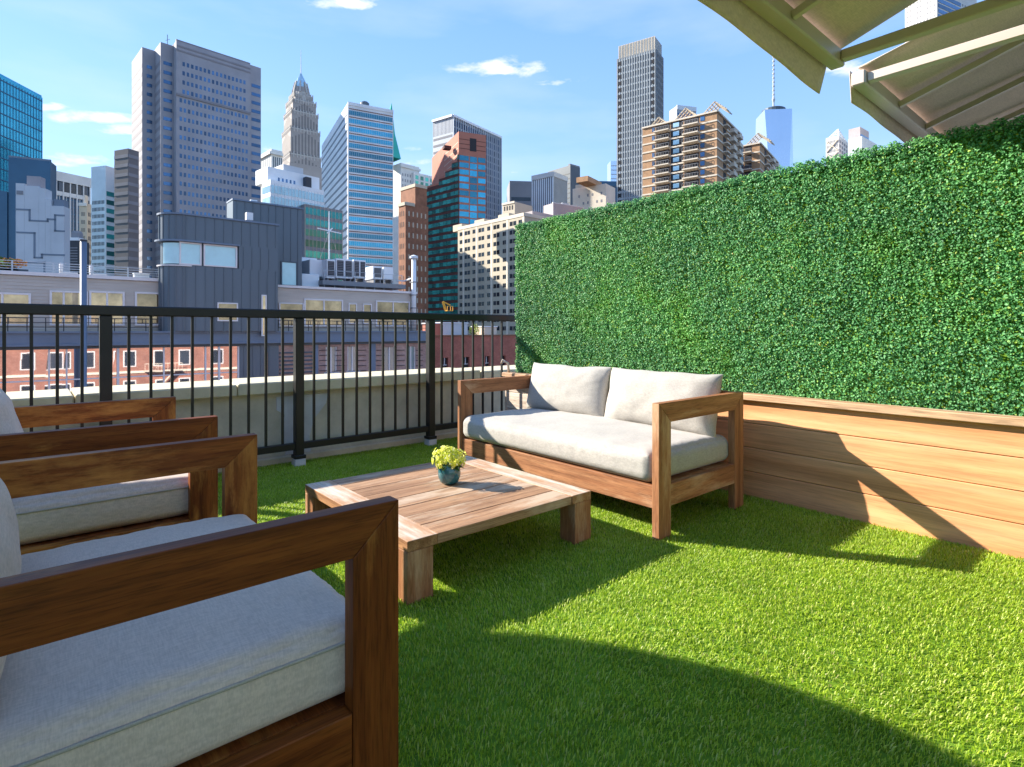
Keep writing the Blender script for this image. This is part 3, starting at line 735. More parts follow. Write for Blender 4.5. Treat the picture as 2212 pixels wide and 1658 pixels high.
def stone(name, col, **k): return pm(name, col, k.pop('rough', .8), 0, .25, k.pop('var', .1), k.pop('scale', .12), **k)
M['granite'] = stone('granite', (.32, .31, .335)); M['granite_dark'] = stone('granite_dark', (.235, .22, .235))
M['white_stone'] = stone('white_stone', (.66, .64, .60)); M['grey_stone'] = stone('grey_stone', (.345, .31, .29)); M['trim_stone'] = stone('trim_stone', (.47, .44, .41))
M['white_metal'] = stone('white_metal', (.78, .80, .81), rough=.5); M['tan_stone'] = stone('tan_stone', (.52, .45, .35))
M['brown_metal'] = stone('brown_metal', (.17, .15, .15)); M['dark_metal'] = stone('dark_metal', (.05, .055, .065), rough=.5)
M['navy'] = pm('navy_cladding', (.035, .10, .17), .3, .3, .5, .1, .2); M['pale_panel'] = stone('pale_panel', (.56, .58, .60))
M['panel_band'] = stone('panel_band', (.20, .24, .29)); M['copper'] = stone('copper', (.05, .40, .33)); M['brown_brick'] = stone('brown_brick', (.27, .125, .075), var=.25, scale=.6)
M['red_granite'] = stone('red_granite', (.42, .175, .125)); M['dark_red'] = stone('dark_red', (.10, .045, .04)); M['fin_grey'] = stone('fin_grey', (.42, .46, .50), rough=.5)
M['beige_brick'] = stone('beige_brick', (.46, .405, .31), var=.12); M['mid_grey'] = stone('mid_grey', (.25, .25, .265)); M['tower_grey'] = stone('tower_grey', (.22, .235, .245), rough=.6)
M['tower_frame'] = stone('tower_frame', (.38, .41, .42), rough=.55); M['crown_tan'] = stone('crown_tan', (.66, .57, .47)); M['tan_brick'] = stone('tan_brick', (.40, .24, .135), var=.2, scale=.8)
M['brown_spandrel'] = stone('brown_spandrel', (.22, .10, .08)); M['slate_dark'] = stone('slate_dark', (.085, .11, .135), rough=.4); M['mauve'] = stone('mauve', (.40, .36, .37))
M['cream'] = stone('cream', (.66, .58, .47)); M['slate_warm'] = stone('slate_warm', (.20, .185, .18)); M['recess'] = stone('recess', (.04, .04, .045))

class Bldg:
    def __init__(s, name, label, xc, D, yc, xr=None, yr=None, xl=None, yl=None, body='wall', mat='granite', zb=GROUND, cut=690, theta=None, w=None, d=None, group=None, depth=None):
        c = P(xc, D); s.top = Z(yc, D); s.cut = cut; s.base = zb; s.w = w; s.d = d
        if theta is None:
            if xr is not None and yr is not None:
                v = P(xr, D*(HY-yc)/(HY-yr))-c; theta = math.atan2(v.y, v.x)
            else:
                v = P(xl, D*(HY-yc)/(HY-yl))-c; theta = math.atan2(v.y, v.x)-math.pi/2
        s.th = theta; s.u = Vector((math.cos(theta), math.sin(theta))); s.v = Vector((-s.u.y, s.u.x)); s.c = c
        if s.w is None: s.w = s.rx(xr) if xr is not None else (w or 20)
        if s.d is None: s.d = s.ly(xl) if xl is not None else (depth or 20)
        s.root = empty(name, (c.x, c.y, zb), theta, label, 'skyscraper' if s.top > 45 else 'building', group)
        s.wins = []; s.mesh = {}
        if body: s.block(body, mat, 0, s.w, 0, s.d, zb, s.top)
    def solve(s, px, o, a):                                        # t with  o + a*t  on the ray of column px
        r = ray(px); den = a.x*r.y-a.y*r.x
        return (o.y*r.x-o.x*r.y)/den
    def rx(s, px, y=0): return s.solve(px, s.c+s.v*y, s.u)
    def ly(s, px, x=0): return s.solve(px, s.c+s.u*x, s.v)
    def world(s, x, y): return s.c+s.u*x+s.v*y
    def dep(s, x, y): return s.world(x, y).dot(F2)
    def z(s, py, x=0, y=0): return Z(py, s.dep(x, y))
    def px(s, x, y): p = s.world(x, y); return HX+FP*p.dot(R2)/p.dot(F2)
    def py(s, x, y, z): return HY-FP*(z-1)/s.dep(x, y)
    def mb(s, mb, name, mat, parent=None, smooth=False):
        mb.v = [(a, b, c-s.base) for a, b, c in mb.v]
        return mb.build(name, M[mat] if isinstance(mat, str) else mat, parent or s.root, smooth, local=True)
    def block(s, name, mat, x0, x1, y0, y1, z0, z1, parent=None):
        m = MB(); m.box(x0, x1, y0, y1, z0, z1); return s.mb(m, name, mat, parent)
    def face(s, f, a0, a1, z0, z1, o=0, p=.12, q=.1):             # box extents of a piece set on face f ('R' front-right, 'L' left)
        return (a0, a1, o-p, o+q, z0, z1) if f == 'R' else (o-p, o+q, a0, a1, z0, z1)
    def piece(s, name, mat, f, a0, a1, z0, z1, o=0, p=.12, parent=None):
        m = MB(); m.box(*s.face(f, a0, a1, z0, z1, o, p)); return s.mb(m, name, mat, parent)
    def win(s, f, a0, a1, z0, z1, mat='g_blue', o=0, p=.05, name='window'): s.wins.append((f, a0, a1, z0, z1, mat, o, p, name))
    def grid(s, f, a0, a1, z0, z1, nc, nr, fw=.6, fh=.6, mat='g_blue', o=0, p=.05, name='window', skip=None):
        dx = (a1-a0)/nc; dz = (z1-z0)/nr
        for j in range(nr):
            for i in range(nc):
                if skip and skip(i, j): continue
                x = a0+dx*(i+.5); z = z0+dz*(j+.5); s.win(f, x-dx*fw/2, x+dx*fw/2, z-dz*fh/2, z+dz*fh/2, mat, o, p, name)
    def bands(s, f, a0, a1, z0, z1, n, frac, mat, name='window_band', o=0, p=.06, at=.5):
        dz = (z1-z0)/n
        for j in range(n):
            z = z0+dz*(j+at); s.piece(name, mat, f, a0, a1, z-dz*frac/2, z+dz*frac/2, o, p)
    def piers(s, f, a0, a1, z0, z1, n, frac, mat, name='pier', o=0, p=.3):
        dx = (a1-a0)/n
        for i in range(n+1):
            x = a0+dx*i; s.piece(name, mat, f, x-dx*frac/2, x+dx*frac/2, z0, z1, o, p)
    def finish(s):
        def key(w):
            f, a0, a1, z0, z1, mat, o, p, name = w; a = (a0+a1)/2; z = (z0+z1)/2
            x, y = (a, o) if f == 'R' else (o, a); d = s.dep(x, y)
            hid = HY-FP*(z-1)/d > s.cut
            return (hid, d+abs(z)*.05)
        by = {}
        for w in s.wins: by.setdefault(w[8], []).append(w)
        for name, ws in by.items():
            ws.sort(key=key); cache = {}
            for w in ws[:100]:
                f, a0, a1, z0, z1, mat, o, p, nm = w
                k = (f, round(a1-a0, 2), round(z1-z0, 2), mat, p)
                x, y = (a0, o) if f == 'R' else (o, a0)
                if k not in cache:
                    m = MB(); m.box(*s.face(f, 0, a1-a0, 0, z1-z0, 0, p)); m.v = [(a, b, c+s.base) for a, b, c in m.v]
                    ob = s.mb(m, nm, mat); cache[k] = ob
                else:
                    ob = cache[k].copy(); COL.objects.link(ob)
                ob.location = (x, y, z0-s.base)
            rest = {}
            for f, a0, a1, z0, z1, mat, o, p, nm in ws[100:]: rest.setdefault(mat, MB()).box(*s.face(f, a0, a1, z0, z1, o, p))
            for mat, m in rest.items(): s.mb(m, name, mat)['kind'] = 'stuff'
        return s

# teal glass tower at the far left
b = Bldg('glass_tower', 'teal mirror glass tower at the left edge of the skyline', -60, 172, 132, 92, 212, -150, None, mat='g_teal', cut=345, d=30)
for j in range(26):
    z = b.top-1.5-j*3.6
    m = MB(); m.box(.2, b.w-.2, -.12, .1, z, z+.35); b.mb(m, 'spandrel', 'navy')
b.piers('R', .4, b.w-.4, -10, b.top-.6, 22, .10, 'navy', 'mullion', p=.1)
b.block('roof_box', 'slate_dark', b.rx(-50), b.rx(20), 4, 14, b.top, b.z(142, b.rx(10), 4))
b.block('parapet_cap', 'g_cyan', 0, b.w, .3, 1.5, b.top, b.top+.8)
b.finish()
# navy slab
b = Bldg('office_slab', 'dark navy blue windowless slab in front of the teal glass tower', 18, 150, 340, 109, 349, None, mat='navy', d=5)
b.block('lower_wing', 'navy', b.rx(-60), b.rx(17), -.5, 16, GROUND, b.z(415))
b.block('roof_edge', 'panel_band', 0, b.w, .1, .8, b.top, b.top+.5); b.finish()
# stepped pale building with dark zigzag bands
b = Bldg('stepped_building', 'pale grey stepped building with dark zigzag bands on its blank wall', 34, 110, 396, 139, 402, None, body=None, d=2.5)
for x0, x1, y, mt in ((34,53,396,'pale_panel'),(53,84,400,'pale_panel'),(84,98,404,'pale_panel'),(98,110,427,'pale_panel'),(110,138,441,'pale_panel')):
    b.block('wall_step', mt, b.rx(x0), b.rx(x1)-.02, 0, 2.5, GROUND, b.z(y))
b.block('roof_box', 'mauve', b.rx(54), b.rx(84), .6, 2.4, b.z(404), b.z(383, 0, 2)); b.block('roof_box', 'mid_grey', b.rx(36), b.rx(50), -.1, .5, b.z(420), b.z(412))
b.block('roof_box', 'panel_band', b.rx(112), b.rx(135), .6, 2.4, b.z(445), b.z(428, 0, 1))
def zig(pts, wpx=3):
    m = MB()
    for (xa, ya), (xb, yb) in zip(pts, pts[1:]):
        x0, x1 = sorted((b.rx(xa*.3557), b.rx(xb*.3557))); z0, z1 = sorted((b.z(ya*.3557+73.7), b.z(yb*.3557+73.7)))
        t = .17; m.box(x0-t, x1+t, -.05, .05, z0-t, z1+t)
    b.mb(m, 'zigzag_band', 'panel_band')
zig([(100,1065),(180,1065),(180,1130),(290,1130),(290,1117),(335,1117),(335,1090),(388,1090)])
zig([(335,1120),(335,1187),(388,1187)]); zig([(105,1205),(210,1205),(210,1355),(255,1355),(255,1335),(388,1335)]); zig([(100,1385),(270,1385),(270,1460)])
b.finish()
# column building
b = Bldg('office_block', 'office block of white stone piers and blue glass behind the stepped building', 105, 330, 369, 193, 388, None, mat='g_blue', d=25, cut=520)
b.piers('R', 0, b.w, -10, b.top-1, 6, .17, 'white_stone', p=1.0); b.piers('R', b.w/12, b.w-b.w/12, -10, b.top-12, 5, .06, 'white_stone', 'mullion', p=.4)
b.piece('cornice', 'white_stone', 'R', -1, b.w+1, b.top-5, b.top+.6, p=1.2); b.piece('stone_band', 'white_stone', 'R', 0, b.w, b.top-13.5, b.top-11, p=.8)
b.grid('R', 1, b.w-1, b.top-11, b.top-5.2, 6, 1, .72, .9, 'g_dark', p=.9); b.bands('R', 0, b.w, -10, b.top-13, 22, .2, 'navy', 'spandrel'); b.finish()
# low dark
b = Bldg('low_building', 'small black low building between the pale stepped wall and the white gridded tower', 139, 150, 520, 170, 520, None, mat='dark_metal', d=4, theta=-YAW+.05)
b.bands('R', .3, b.w-.3, b.z(580), b.top-1.6, 8, .3, 'mid_grey', 'wall_band'); b.block('roof_rim', 'white_metal', 0, b.w, -.1, 3, b.top, b.top+.8)
m = MB(); m.lathe([(0, b.top+.8), (1.3, b.top+.8), (1.3, b.top+2.2), (1.0, b.top+2.8), (0, b.top+2.9)], (b.rx(155), 2), 16); b.mb(m, 'roof_tank', 'mid_grey'); b.finish()
# tan small tower
b = Bldg('brick_tower', 'narrow tan building with rounded parapet left of the white gridded tower', 188, 255, 440, 201, 444, 171, 458, mat='tan_stone', cut=575)
b.grid('R', .5, b.w-.5, -6, b.top-3, 2, 17, .55, .5, 'g_dark'); b.grid('L', .8, b.d-.8, -6, b.top-3, 4, 17, .4, .5, 'g_dark')
b.piece('cornice', 'white_stone', 'L', 0, b.d, b.top-1.2, b.top+.2, p=.5); b.block('roof_box', 'cream', 1, b.w-1, 2, b.d-2, b.top, b.top+4); b.finish()
# white grid
b = Bldg('office_tower', 'white gridded office tower with dark square windows, left of the brown tower', 228, 240, 358, 249, 364, 197, 394, mat='white_metal', cut=575)
b.grid('L', .6, b.d-.6, -8, b.top-14, 9, 22, .62, .52, 'g_dark', p=.03); b.bands('R', .4, b.w-.2, -8, b.top-10, 19, .55, 'g_green')
b.piers('L', .6, b.d-.6, -8, b.top-1, 9, .12, 'white_metal', p=.06); b.finish()
# dark brown
b = Bldg('office_tower', 'dark brown office tower with grey floor bands beside the big granite tower', 277, 235, 321, 300, 328, 247, 357, mat='brown_metal', cut=575)
for j in range(23):
    z = b.top-3-j*3.9
    if z < -12: break
    for f, e in (('L', b.d), ('R', b.w)): b.piece('floor_band', 'granite_dark', f, .05, e-.05, z-.7, z+.7, p=.12)
b.finish()
# the big granite tower
b = Bldg('granite_tower', 'large grey granite tower with rows of small blue windows and stepped left corner', 381, 260, 88, 565, 147.5, None, body=None, d=34, cut=500)
W = b.w; xa = b.rx(541)
b.block('wall', 'granite', 0, xa, 0, 34, GROUND, b.top)
b.block('corner_column', 'granite', xa+.01, W, .8, 34, GROUND, b.z(140, xa, .8))
x2 = b.rx(347, 5); b.block('corner_column', 'granite', x2, -.01, 5, 30, GROUND, b.z(91, x2, 5))
x1 = b.rx(307, 15); x1b = b.rx(338, 15); b.block('corner_column', 'granite', x1, x2-.02, 15, 36, GROUND, b.z(102, x1, 15))
y1e = b.ly(293.5, x1); b.block('corner_column', 'granite_dark', x1+.3, x1+6, 36.01, y1e, GROUND, b.z(130, x1, y1e))
nfl = 25; fh = 4.3
for j in range(nfl):
    z1 = b.top-9-j*fh
    if z1 < -8: break
    n = 16 if j < 4 else 18
    a0 = b.rx(392) if j < 4 else b.rx(386)
    a1 = xa-1.0-(1.0 if j < 4 else 0)
    dx = (a1-a0)/n
    for i in range(n): b.win('R', a0+dx*(i+.22), a0+dx*(i+.78), z1-1.9, z1, 'g_blue')
    b.piece('corner_window_band', 'g_blue', 'R', xa+.8, W-.3, z1-1.7, z1-.1, .8)
    b.piece('corner_window_band', 'g_blue', 'R', b.rx(353, 5), -.6, z1-1.7, z1-.1, 5)
    b.piece('corner_window_band', 'g_blue', 'R', b.rx(317, 15), x2-1.2, z1-1.7, z1-.1, 15)
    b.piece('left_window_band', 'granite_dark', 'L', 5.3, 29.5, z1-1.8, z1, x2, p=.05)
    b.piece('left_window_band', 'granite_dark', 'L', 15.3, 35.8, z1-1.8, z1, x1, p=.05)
for zz in (b.top-2.2, b.top-4.2): b.piece('stone_band', 'granite_dark', 'R', 0, xa, zz-.4, zz+.4, p=.15)
zz = b.top-9-4*fh+.9; b.piece('stone_band', 'granite_dark', 'R', -.2, xa, zz, zz+1.0, p=.5)
b.block('roof_edge', 'granite_dark', 0, xa, .2, 1.5, b.top, b.top+.8)
m = MB(); m.tube([(b.rx(372), 8, b.top), (b.rx(372), 8, b.top+5)], .15, 5); m.tube([(b.rx(368), 8, b.top+2), (b.rx(377), 8, b.top+3.2)], .1, 5); b.mb(m, 'roof_mast', 'mid_grey')
m = MB(); m.tube([(b.rx(484), 8, b.top), (b.rx(484), 8, b.top+2.4)], .15, 5); m.tube([(b.rx(480), 8, b.top+2.6), (b.rx(487), 8, b.top+2.2)], .2, 5); b.mb(m, 'roof_mast', 'mid_grey')
b.finish()
# art deco tower with a spire
th = b.th
b = Bldg('spire_tower', 'tall art deco stone tower tapering to a crown and a thin spire', 632, 480, 226, None, None, None, None, body=None, theta=th-.12, w=10, d=10)
cx, cy = 0, 0
ctr = P(650, 492); c0 = ctr-b.c; cx = c0.dot(b.u); cy = c0.dot(b.v); dd = 492
def zz(py): return Z(py, dd)
mpp = dd/FP
tiers = [(604, 696, 365, GROUND), (606, 694, 345, zz(365)), (609, 692, 290, zz(345)), (613, 688, 252, zz(290)), (617, 683, 227, zz(252)), (624, 676, 212, zz(227))]
for i, (xl, xr, yt, z0) in enumerate(tiers):
    hw = (xr-xl)/2*mpp/1.36
    b.block('tower_tier', 'grey_stone', cx-hw, cx+hw, cy-hw, cy+hw, z0, zz(yt))
    if i == 0: continue
    n = 9
    for f in 'RL':
        lo, hi = (cx-hw, cx+hw) if f == 'R' else (cy-hw, cy+hw); o = cy-hw if f == 'R' else cx-hw
        for k in range(n):
            a = lo+(hi-lo)*(k+.5)/n; b.piece('window_strip', 'slate_warm', f, a-.62, a+.62, z0+.5, zz(yt)-2.0-1.5*abs(k-4), o, p=.05)
        b.piece('stone_trim', 'trim_stone', f, lo-.1, hi+.1, zz(yt)-.7, zz(yt)+.2, o, p=.2)
        for k in range(n+1): a = lo+(hi-lo)*k/n; b.block('corner_pinnacle', 'trim_stone', *( (a-.35, a+.35, o-.35, o+.35) if f == 'R' else (o-.35, o+.35, a-.35, a+.35)), zz(yt)-3, zz(yt)+1.6)
def lath(name, mat, prof, n=8):
    m = MB(); m.lathe([(r_*mpp, zz(y)) for r_, y in prof], (cx, cy), n); b.mb(m, name, mat)
lath('crown_drum', 'trim_stone', [(21, 227), (21, 214), (19, 212), (19, 205), (0, 205)])
lath('crown_drum', 'grey_stone', [(17.5, 205), (16, 193), (14, 192), (0, 192)])
lath('crown_lantern', 'g_pale', [(13, 192), (12, 183), (9.5, 178), (7.5, 171), (4, 165), (2, 160), (0, 160)], 12)
lath('spire', 'white_metal', [(1.5, 162), (.9, 140), (.5, 108), (0, 108)], 6)
for k in range(8):
    q = R(45*k+22); m = MB(); m.bar((cx+18*mpp*math.cos(q), cy+18*mpp*math.sin(q), zz(206)), (cx+12*mpp*math.cos(q), cy+12*mpp*math.sin(q), zz(180)), 1.2, 1.2); b.mb(m, 'crown_buttress', 'trim_stone')
b.finish()
# white balustrade building behind
b = Bldg('stone_building', 'white stone building with a columned top just left of the spire tower', 586, 420, 322, 610, 330, 562, 334, mat='white_stone', cut=380, theta=th)
b.piece('cornice', 'white_stone', 'R', -1, b.w, b.top-4, b.top-2, p=1.5); b.piece('cornice', 'white_stone', 'L', -1, b.d, b.top-4, b.top-2, p=1.5)
b.grid('R', 1, b.w, b.top-14, b.top-5, 5, 1, .5, .9, 'slate_dark'); b.grid('L', 1, b.d, b.top-14, b.top-5, 5, 1, .5, .9, 'slate_dark'); b.finish()
# glass and white building
b = Bldg('glass_building', 'white and green glass office building below the spire tower', 584, 190, 388, 700, 412, 566, 396, mat='white_metal', cut=555)
b.bands('R', .2, b.w-.2, -6, b.top-1.2, 15, .7, 'g_pale'); b.bands('L', .2, b.d-.2, -6, b.top-1.2, 15, .6, 'g_pale')
b.piers('R', .2, b.w, -6, b.top-1, 16, .10, 'white_metal', 'mullion', p=.15)
b.block('penthouse', 'white_metal', b.rx(578, 3), b.rx(690, 3), 3, 12, b.top, b.z(366, 5, 3)); b.block('penthouse', 'pale_panel', b.rx(612, 5), b.rx(655, 5), 5, 12, b.top+3, b.z(356, 8, 5))
b.grid('R', b.rx(598, 3), b.rx(640, 3), b.top+.6, b.top+2.2, 5, 1, .45, .8, 'g_blue', 3)
x0 = b.rx(651); b.block('lower_wing', 'mid_grey', x0, b.w+6, -2.5, 2, GROUND, b.z(441, x0, -2.5)); b.bands('R', x0+.2, b.w+5.8, -8, b.z(443, x0, -2.5), 14, .62, 'g_green', 'window_band', -2.5)
b.piers('R', x0, b.w+6, -8, b.z(441, x0, -2.5), 10, .10, 'tan_stone', 'pier', -2.5, .12)
b.block('window_rig', 'dark_metal', b.rx(664), b.rx(676), 1, 3, b.top+.1, b.z(383, b.rx(668), 1)); b.finish()
# ribbon windows tower
b = Bldg('ribbon_tower', 'slim office tower with blue ribbon windows and a round rooftop tank', 751.5, 230, 222, 849.5, 240.5, 695, 315.6, mat='white_metal', cut=580)
nf = 29; z0 = b.top-1.6-nf*3.35; dz = 3.35
for j in range(nf):
    z = z0+j*dz
    b.piece('window_band', 'g_cyan', 'R', .4, b.w-.3, z+.1, z+1.95, p=.08)
    b.piece('sill_band', 'brown_spandrel', 'R', .4, b.w-.3, z+2.40, z+2.80, p=.09)
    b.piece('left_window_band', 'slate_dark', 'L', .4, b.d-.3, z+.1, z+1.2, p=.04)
b.piers('R', .4, b.w-.3, z0, b.top-1.5, 24, .08, 'white_metal', 'mullion', p=.16)
b.piece('parapet_band', 'white_metal', 'R', 0, b.w, b.top-1, b.top+.3, p=.3)
c = (b.rx(788, 6), 6); t0 = b.top; mp = b.dep(*c)/FP
m = MB(); m.lathe([(10.5*mp, t0), (10.5*mp, t0+6*mp), (11.5*mp, t0+6.5*mp), (11.5*mp, t0+8*mp), (9.5*mp, t0+8.5*mp), (9.5*mp, t0+17*mp), (6*mp, t0+20*mp), (0, t0+21*mp)], c, 16); b.mb(m, 'roof_tank', 'slate_dark')
b.finish()
# green pyramid roof
b = Bldg('pyramid_tower', 'white masonry tower with a steep green copper roof, half hidden by the ribbon tower', 866, 400, 352, 906, 368, 818, 372, mat='white_stone', cut=600, theta=th)
ax, ay = b.rx(846, 8), 8; zt = b.z(222, ax, ay)
m = MB(); e = [(b.rx(818, 0), 1), (b.rx(868, 0), 1), (b.rx(870, 0), 20), (b.rx(818, 0), 20)]
m.add([(x, y, b.top+3) for x, y in e]+[(ax+(x-ax)*.35, ay+(y-ay)*.35, b.top+3+(zt-b.top)*.42) for x, y in e]+[(ax, ay, zt)], [(0, 1, 5, 4), (1, 2, 6, 5), (2, 3, 7, 6), (3, 0, 4, 7), (4, 5, 8), (5, 6, 8), (6, 7, 8), (7, 4, 8)]); b.mb(m, 'copper_roof', 'copper')
b.grid('R', .5, b.w-.5, -5, b.top-6, 7, 30, .4, .5, 'mid_grey'); b.piece('cornice', 'white_stone', 'R', -.6, b.w+.6, b.top-3, b.top-1.5, p=1)
x0, x1 = b.rx(880, 5), b.rx(925, 5); b.block('side_wing', 'white_stone', x0, x1, -3, 18, GROUND, b.z(372, x0, -3)); b.grid('R', x0+.5, x1-.5, b.z(400, x0, -3), b.z(376, x0, -3), 4, 2, .6, .7, 'g_green', -3)
b.grid('R', x0+.5, x1-.5, -5, b.z(404, x0, -3), 6, 22, .4, .5, 'mid_grey', -3); b.finish()
# brown brick
b = Bldg('brick_building', 'reddish brown brick building with a stepped top left of the green banded tower', 876, 170, 438, 925, 445, 861, 455, mat='brown_brick', cut=640, theta=th)
x0 = b.rx(897, 1); b.block('turret', 'brown_brick', x0, b.rx(922, 1), 1, 9, b.top, b.z(404, x0, 1)); b.block('turret_cap', 'tan_stone', x0-.2, b.rx(922, 1), .8, 9, b.z(404, x0, 1), b.z(397, x0, 1))
b.grid('R', .5, b.w-.3, -8, b.top-1.5, 5, 14, .3, .45, 'tan_stone'); b.grid('L', .5, b.d-.3, -8, b.top-1.5, 3, 14, .3, .45, 'recess')
b.piece('cornice', 'tan_stone', 'R', 0, b.rx(895), b.top-.8, b.top+.2, p=.3); b.piece('cornice', 'tan_stone', 'L', 0, b.d, b.top-.8, b.top+.2, p=.3); b.finish()
# red granite tower with green bands
b = Bldg('red_tower', 'red granite tower with stepped dark green glass terraces down its left side', 991, 240, 284, 1050, 293, 933, 332, mat='red_granite', cut=660)
zt = b.z(336)
for j in range(22):
    z = zt-j*3.0-1.6
    b.piece('window_band', 'g_cyan', 'R', .3, b.w*.36, z-.35, z+1.75, p=.1); b.piece('window_band', 'g_cyan', 'R', b.w*.36+.5, b.w*.66, z-.7, z+1.75, p=.05); b.piece('window_band', 'g_cyan', 'R', b.w*.7, b.w-.3, z-.35, z+1.75, p=.1)
b.piece('tall_window', 'recess', 'R', b.w*.40, b.w*.64, b.z(326, 4), b.z(298, 4), p=.06)
for k in range(3): b.piece('stone_band', 'dark_red', 'R', .2, b.w-.2, b.z(300+k*10)-.12, b.z(300+k*10)+.12, p=.04)
b.bands('L', .5, b.d*.5, b.z(352), b.z(300), 4, .12, 'tan_stone', 'stone_band')
steps = [(988, 336), (976, 352), (962, 366), (948, 378), (934, 390), (921, 402)]
# the terraces stand on a slanted front between the two faces
p0 = b.world(-.05, -.05); pe = P(919, 256); dv = (pe-p0).normalized()
loc = lambda p: Vector(((p-b.c).dot(b.u), (p-b.c).dot(b.v)))
def on(px): r = ray(px); den = dv.x*r.y-dv.y*r.x; return (p0.y*r.x-p0.x*r.y)/den
ld = loc(b.c+dv); o0 = loc(p0); ang = math.atan2(ld.y, ld.x)
Mt = Matrix.Translation((o0.x, o0.y, 0)) @ Matrix.Rotation(ang, 4, 'Z')
edges = [(991, 330)]+steps
for k in range(len(steps)-1):
    t0, t1 = on(edges[k][0]), on(edges[k+1][0]) if k < len(steps)-2 else on(919)
    ztop = Z(steps[k][1], 243)
    m = MB(); m.box(t0+.003, t1-.003, -5, -.001*(k+1), GROUND, ztop, M=Mt); b.mb(m, 'terrace_block', 'dark_red')
    m = MB(); m.box(t0, t1, -.1, .06, ztop-.28, ztop+.5, M=Mt); b.mb(m, 'terrace_parapet', 'red_granite')
zc = Z(steps[0][1], 243)
for j in range(30):
    z = zc-.9-j*3.0
    if z < -6: break
    ke = max([k for k in range(len(steps)-1) if Z(steps[k][1], 243) > z+.6] or [0])
    t0 = on(991)+.1; te = on(edges[ke+1][0]) if ke < len(steps)-2 else on(919); m = MB(); n = max(2, round(9*(te-t0)/(on(919)-t0)))
    for q in range(n): a0 = t0+(te-t0)*q/n; a1 = t0+(te-t0)*(q+1)/n; m.box(a0+.06, a1-.06, -.2, .10+.12*(q % 2), z-1.75, z, M=Mt)
    b.mb(m, 'terrace_window_band', 'g_green')
b.block('roof_box', 'dark_red', b.rx(960, 6), b.rx(975, 6), 6, 9, b.top-6, b.z(318, 2, 6)); b.finish()
# grey tower behind
b = Bldg('grey_tower', 'tall pale grey tower with vertical fins standing behind the red granite tower', 978, 300, 249, 1082, 297, 935, 262, mat='fin_grey', cut=500)
b.grid('R', .5, b.w-.4, b.top-95, b.top-2, 11, 24, .8, .75, 'g_blue'); b.piers('R', .2, b.w-.2, -5, b.top, 22, .22, 'fin_grey', 'fin', p=.7)
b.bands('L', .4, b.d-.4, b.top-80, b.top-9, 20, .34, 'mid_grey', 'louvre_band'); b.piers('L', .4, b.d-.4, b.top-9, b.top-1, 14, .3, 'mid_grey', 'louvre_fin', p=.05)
b.piece('roof_trim', 'white_metal', 'R', 0, b.w, b.top-.9, b.top+.3, p=.8); b.piece('roof_trim', 'white_metal', 'L', 0, b.d, b.top-.9, b.top+.3, p=.8); b.finish()
# beige apartments
b = Bldg('apartment_block', 'long beige brick apartment block with paired black windows beside the hedge', 1132, 165, 462, 1225, 480, 989, 505, mat='beige_brick', cut=672)
nr = 17; z1 = b.top-1.6; dz = 2.62
pos = [.055, .16, .27, .385, .50, .615, .73, .85, .95]
for j in range(nr):
    z = z1-j*dz
    for k, t in enumerate(pos):
        a = b.d*(1-t); w = 1.5 if k % 2 else .75
        for o_ in (-1, 1): b.win('L', a+o_*w*.52-w*.42, a+o_*w*.52+w*.42, z-1.25, z, 'g_dark')
for k, t in enumerate(pos): 
    if k % 2 == 0: b.piece('brick_strip', 'cream', 'L', b.d*(1-t)-.95-.75, b.d*(1-t)-.95+.05, -16, b.top-.4, p=.03)
b.piece('parapet_band', 'cream', 'L', 0, b.d, b.top-.7, b.top+.3, p=.15); b.piece('parapet_band', 'cream', 'R', 0, b.w, b.top-.7, b.top+.3, p=.15)
b.block('roof_box', 'mauve', b.rx(1150, 4), b.rx(1200, 4), 4, 9, b.top, b.top+2.5)
for q in (10, 22, 34): b.block('roof_box', 'tan_stone', 3, 7, q, q+5, b.top, b.top+2.2)
b.finish()
# small things behind the hedge line
b = Bldg('office_block', 'grey office block with dark ribbon windows, left of the white striped tower', 1101, 350, 391, 1150, 387, None, mat='mid_grey', d=20, cut=470, theta=-YAW+.10)
b.bands('R', 1, b.w-1, -5, b.top-8, 14, .35, 'g_dark'); b.finish()
b = Bldg('striped_tower', 'white tower with narrow vertical stripes in front of a dark slab', 1195, 300, 372, 1225, 384, 1149, 384, mat='slate_dark', cut=465)
b.piers('L', .3, b.d-.3, -5, b.top, 10, .55, 'white_metal', p=.12); b.piers('R', .3, b.w-.3, -5, b.top, 12, .35, 'white_stone', p=.3); b.piece('roof_trim', 'white_stone', 'L', 0, b.d, b.top-2.4, b.top+.2, p=.5); b.piece('roof_trim', 'white_stone', 'R', 0, b.w, b.top-2.4, b.top+.2, p=.5); b.finish()
b = Bldg('dark_slab', 'dark slate slab tower behind the white striped tower', 1232, 380, 357, 1253, 363, 1184, 368, mat='slate_dark')
b.block('roof_edge', 'mid_grey', 0, b.w, .2, 2, b.top, b.top+1); b.bands('L', .5, b.d-.5, b.top-50, b.top-4, 14, .2, 'dark_metal', 'wall_band'); b.finish()
b = Bldg('low_building', 'cream low building with few windows left of the tall dark tower', 1309, 220, 397, 1329, 407, 1237, 417, mat='cream', cut=450)
b.grid('L', 1, b.d-2, b.top-11, b.top-2, 6, 3, .35, .35, 'mid_grey', skip=lambda i, j: (i+j) % 3 == 0); b.block('roof_box', 'tan_brick', b.rx(1270, 4), b.rx(1300, 4), 4, 9, b.top, b.top+2); b.block('roof_box', 'tan_stone', 1, 3, 8, 14, b.top, b.top+1.6); b.finish()
b = Bldg('low_building', 'mauve windowless low building rising just above the hedge', 1195, 180, 439, 1262, 450, 1174, 446, mat='mauve')
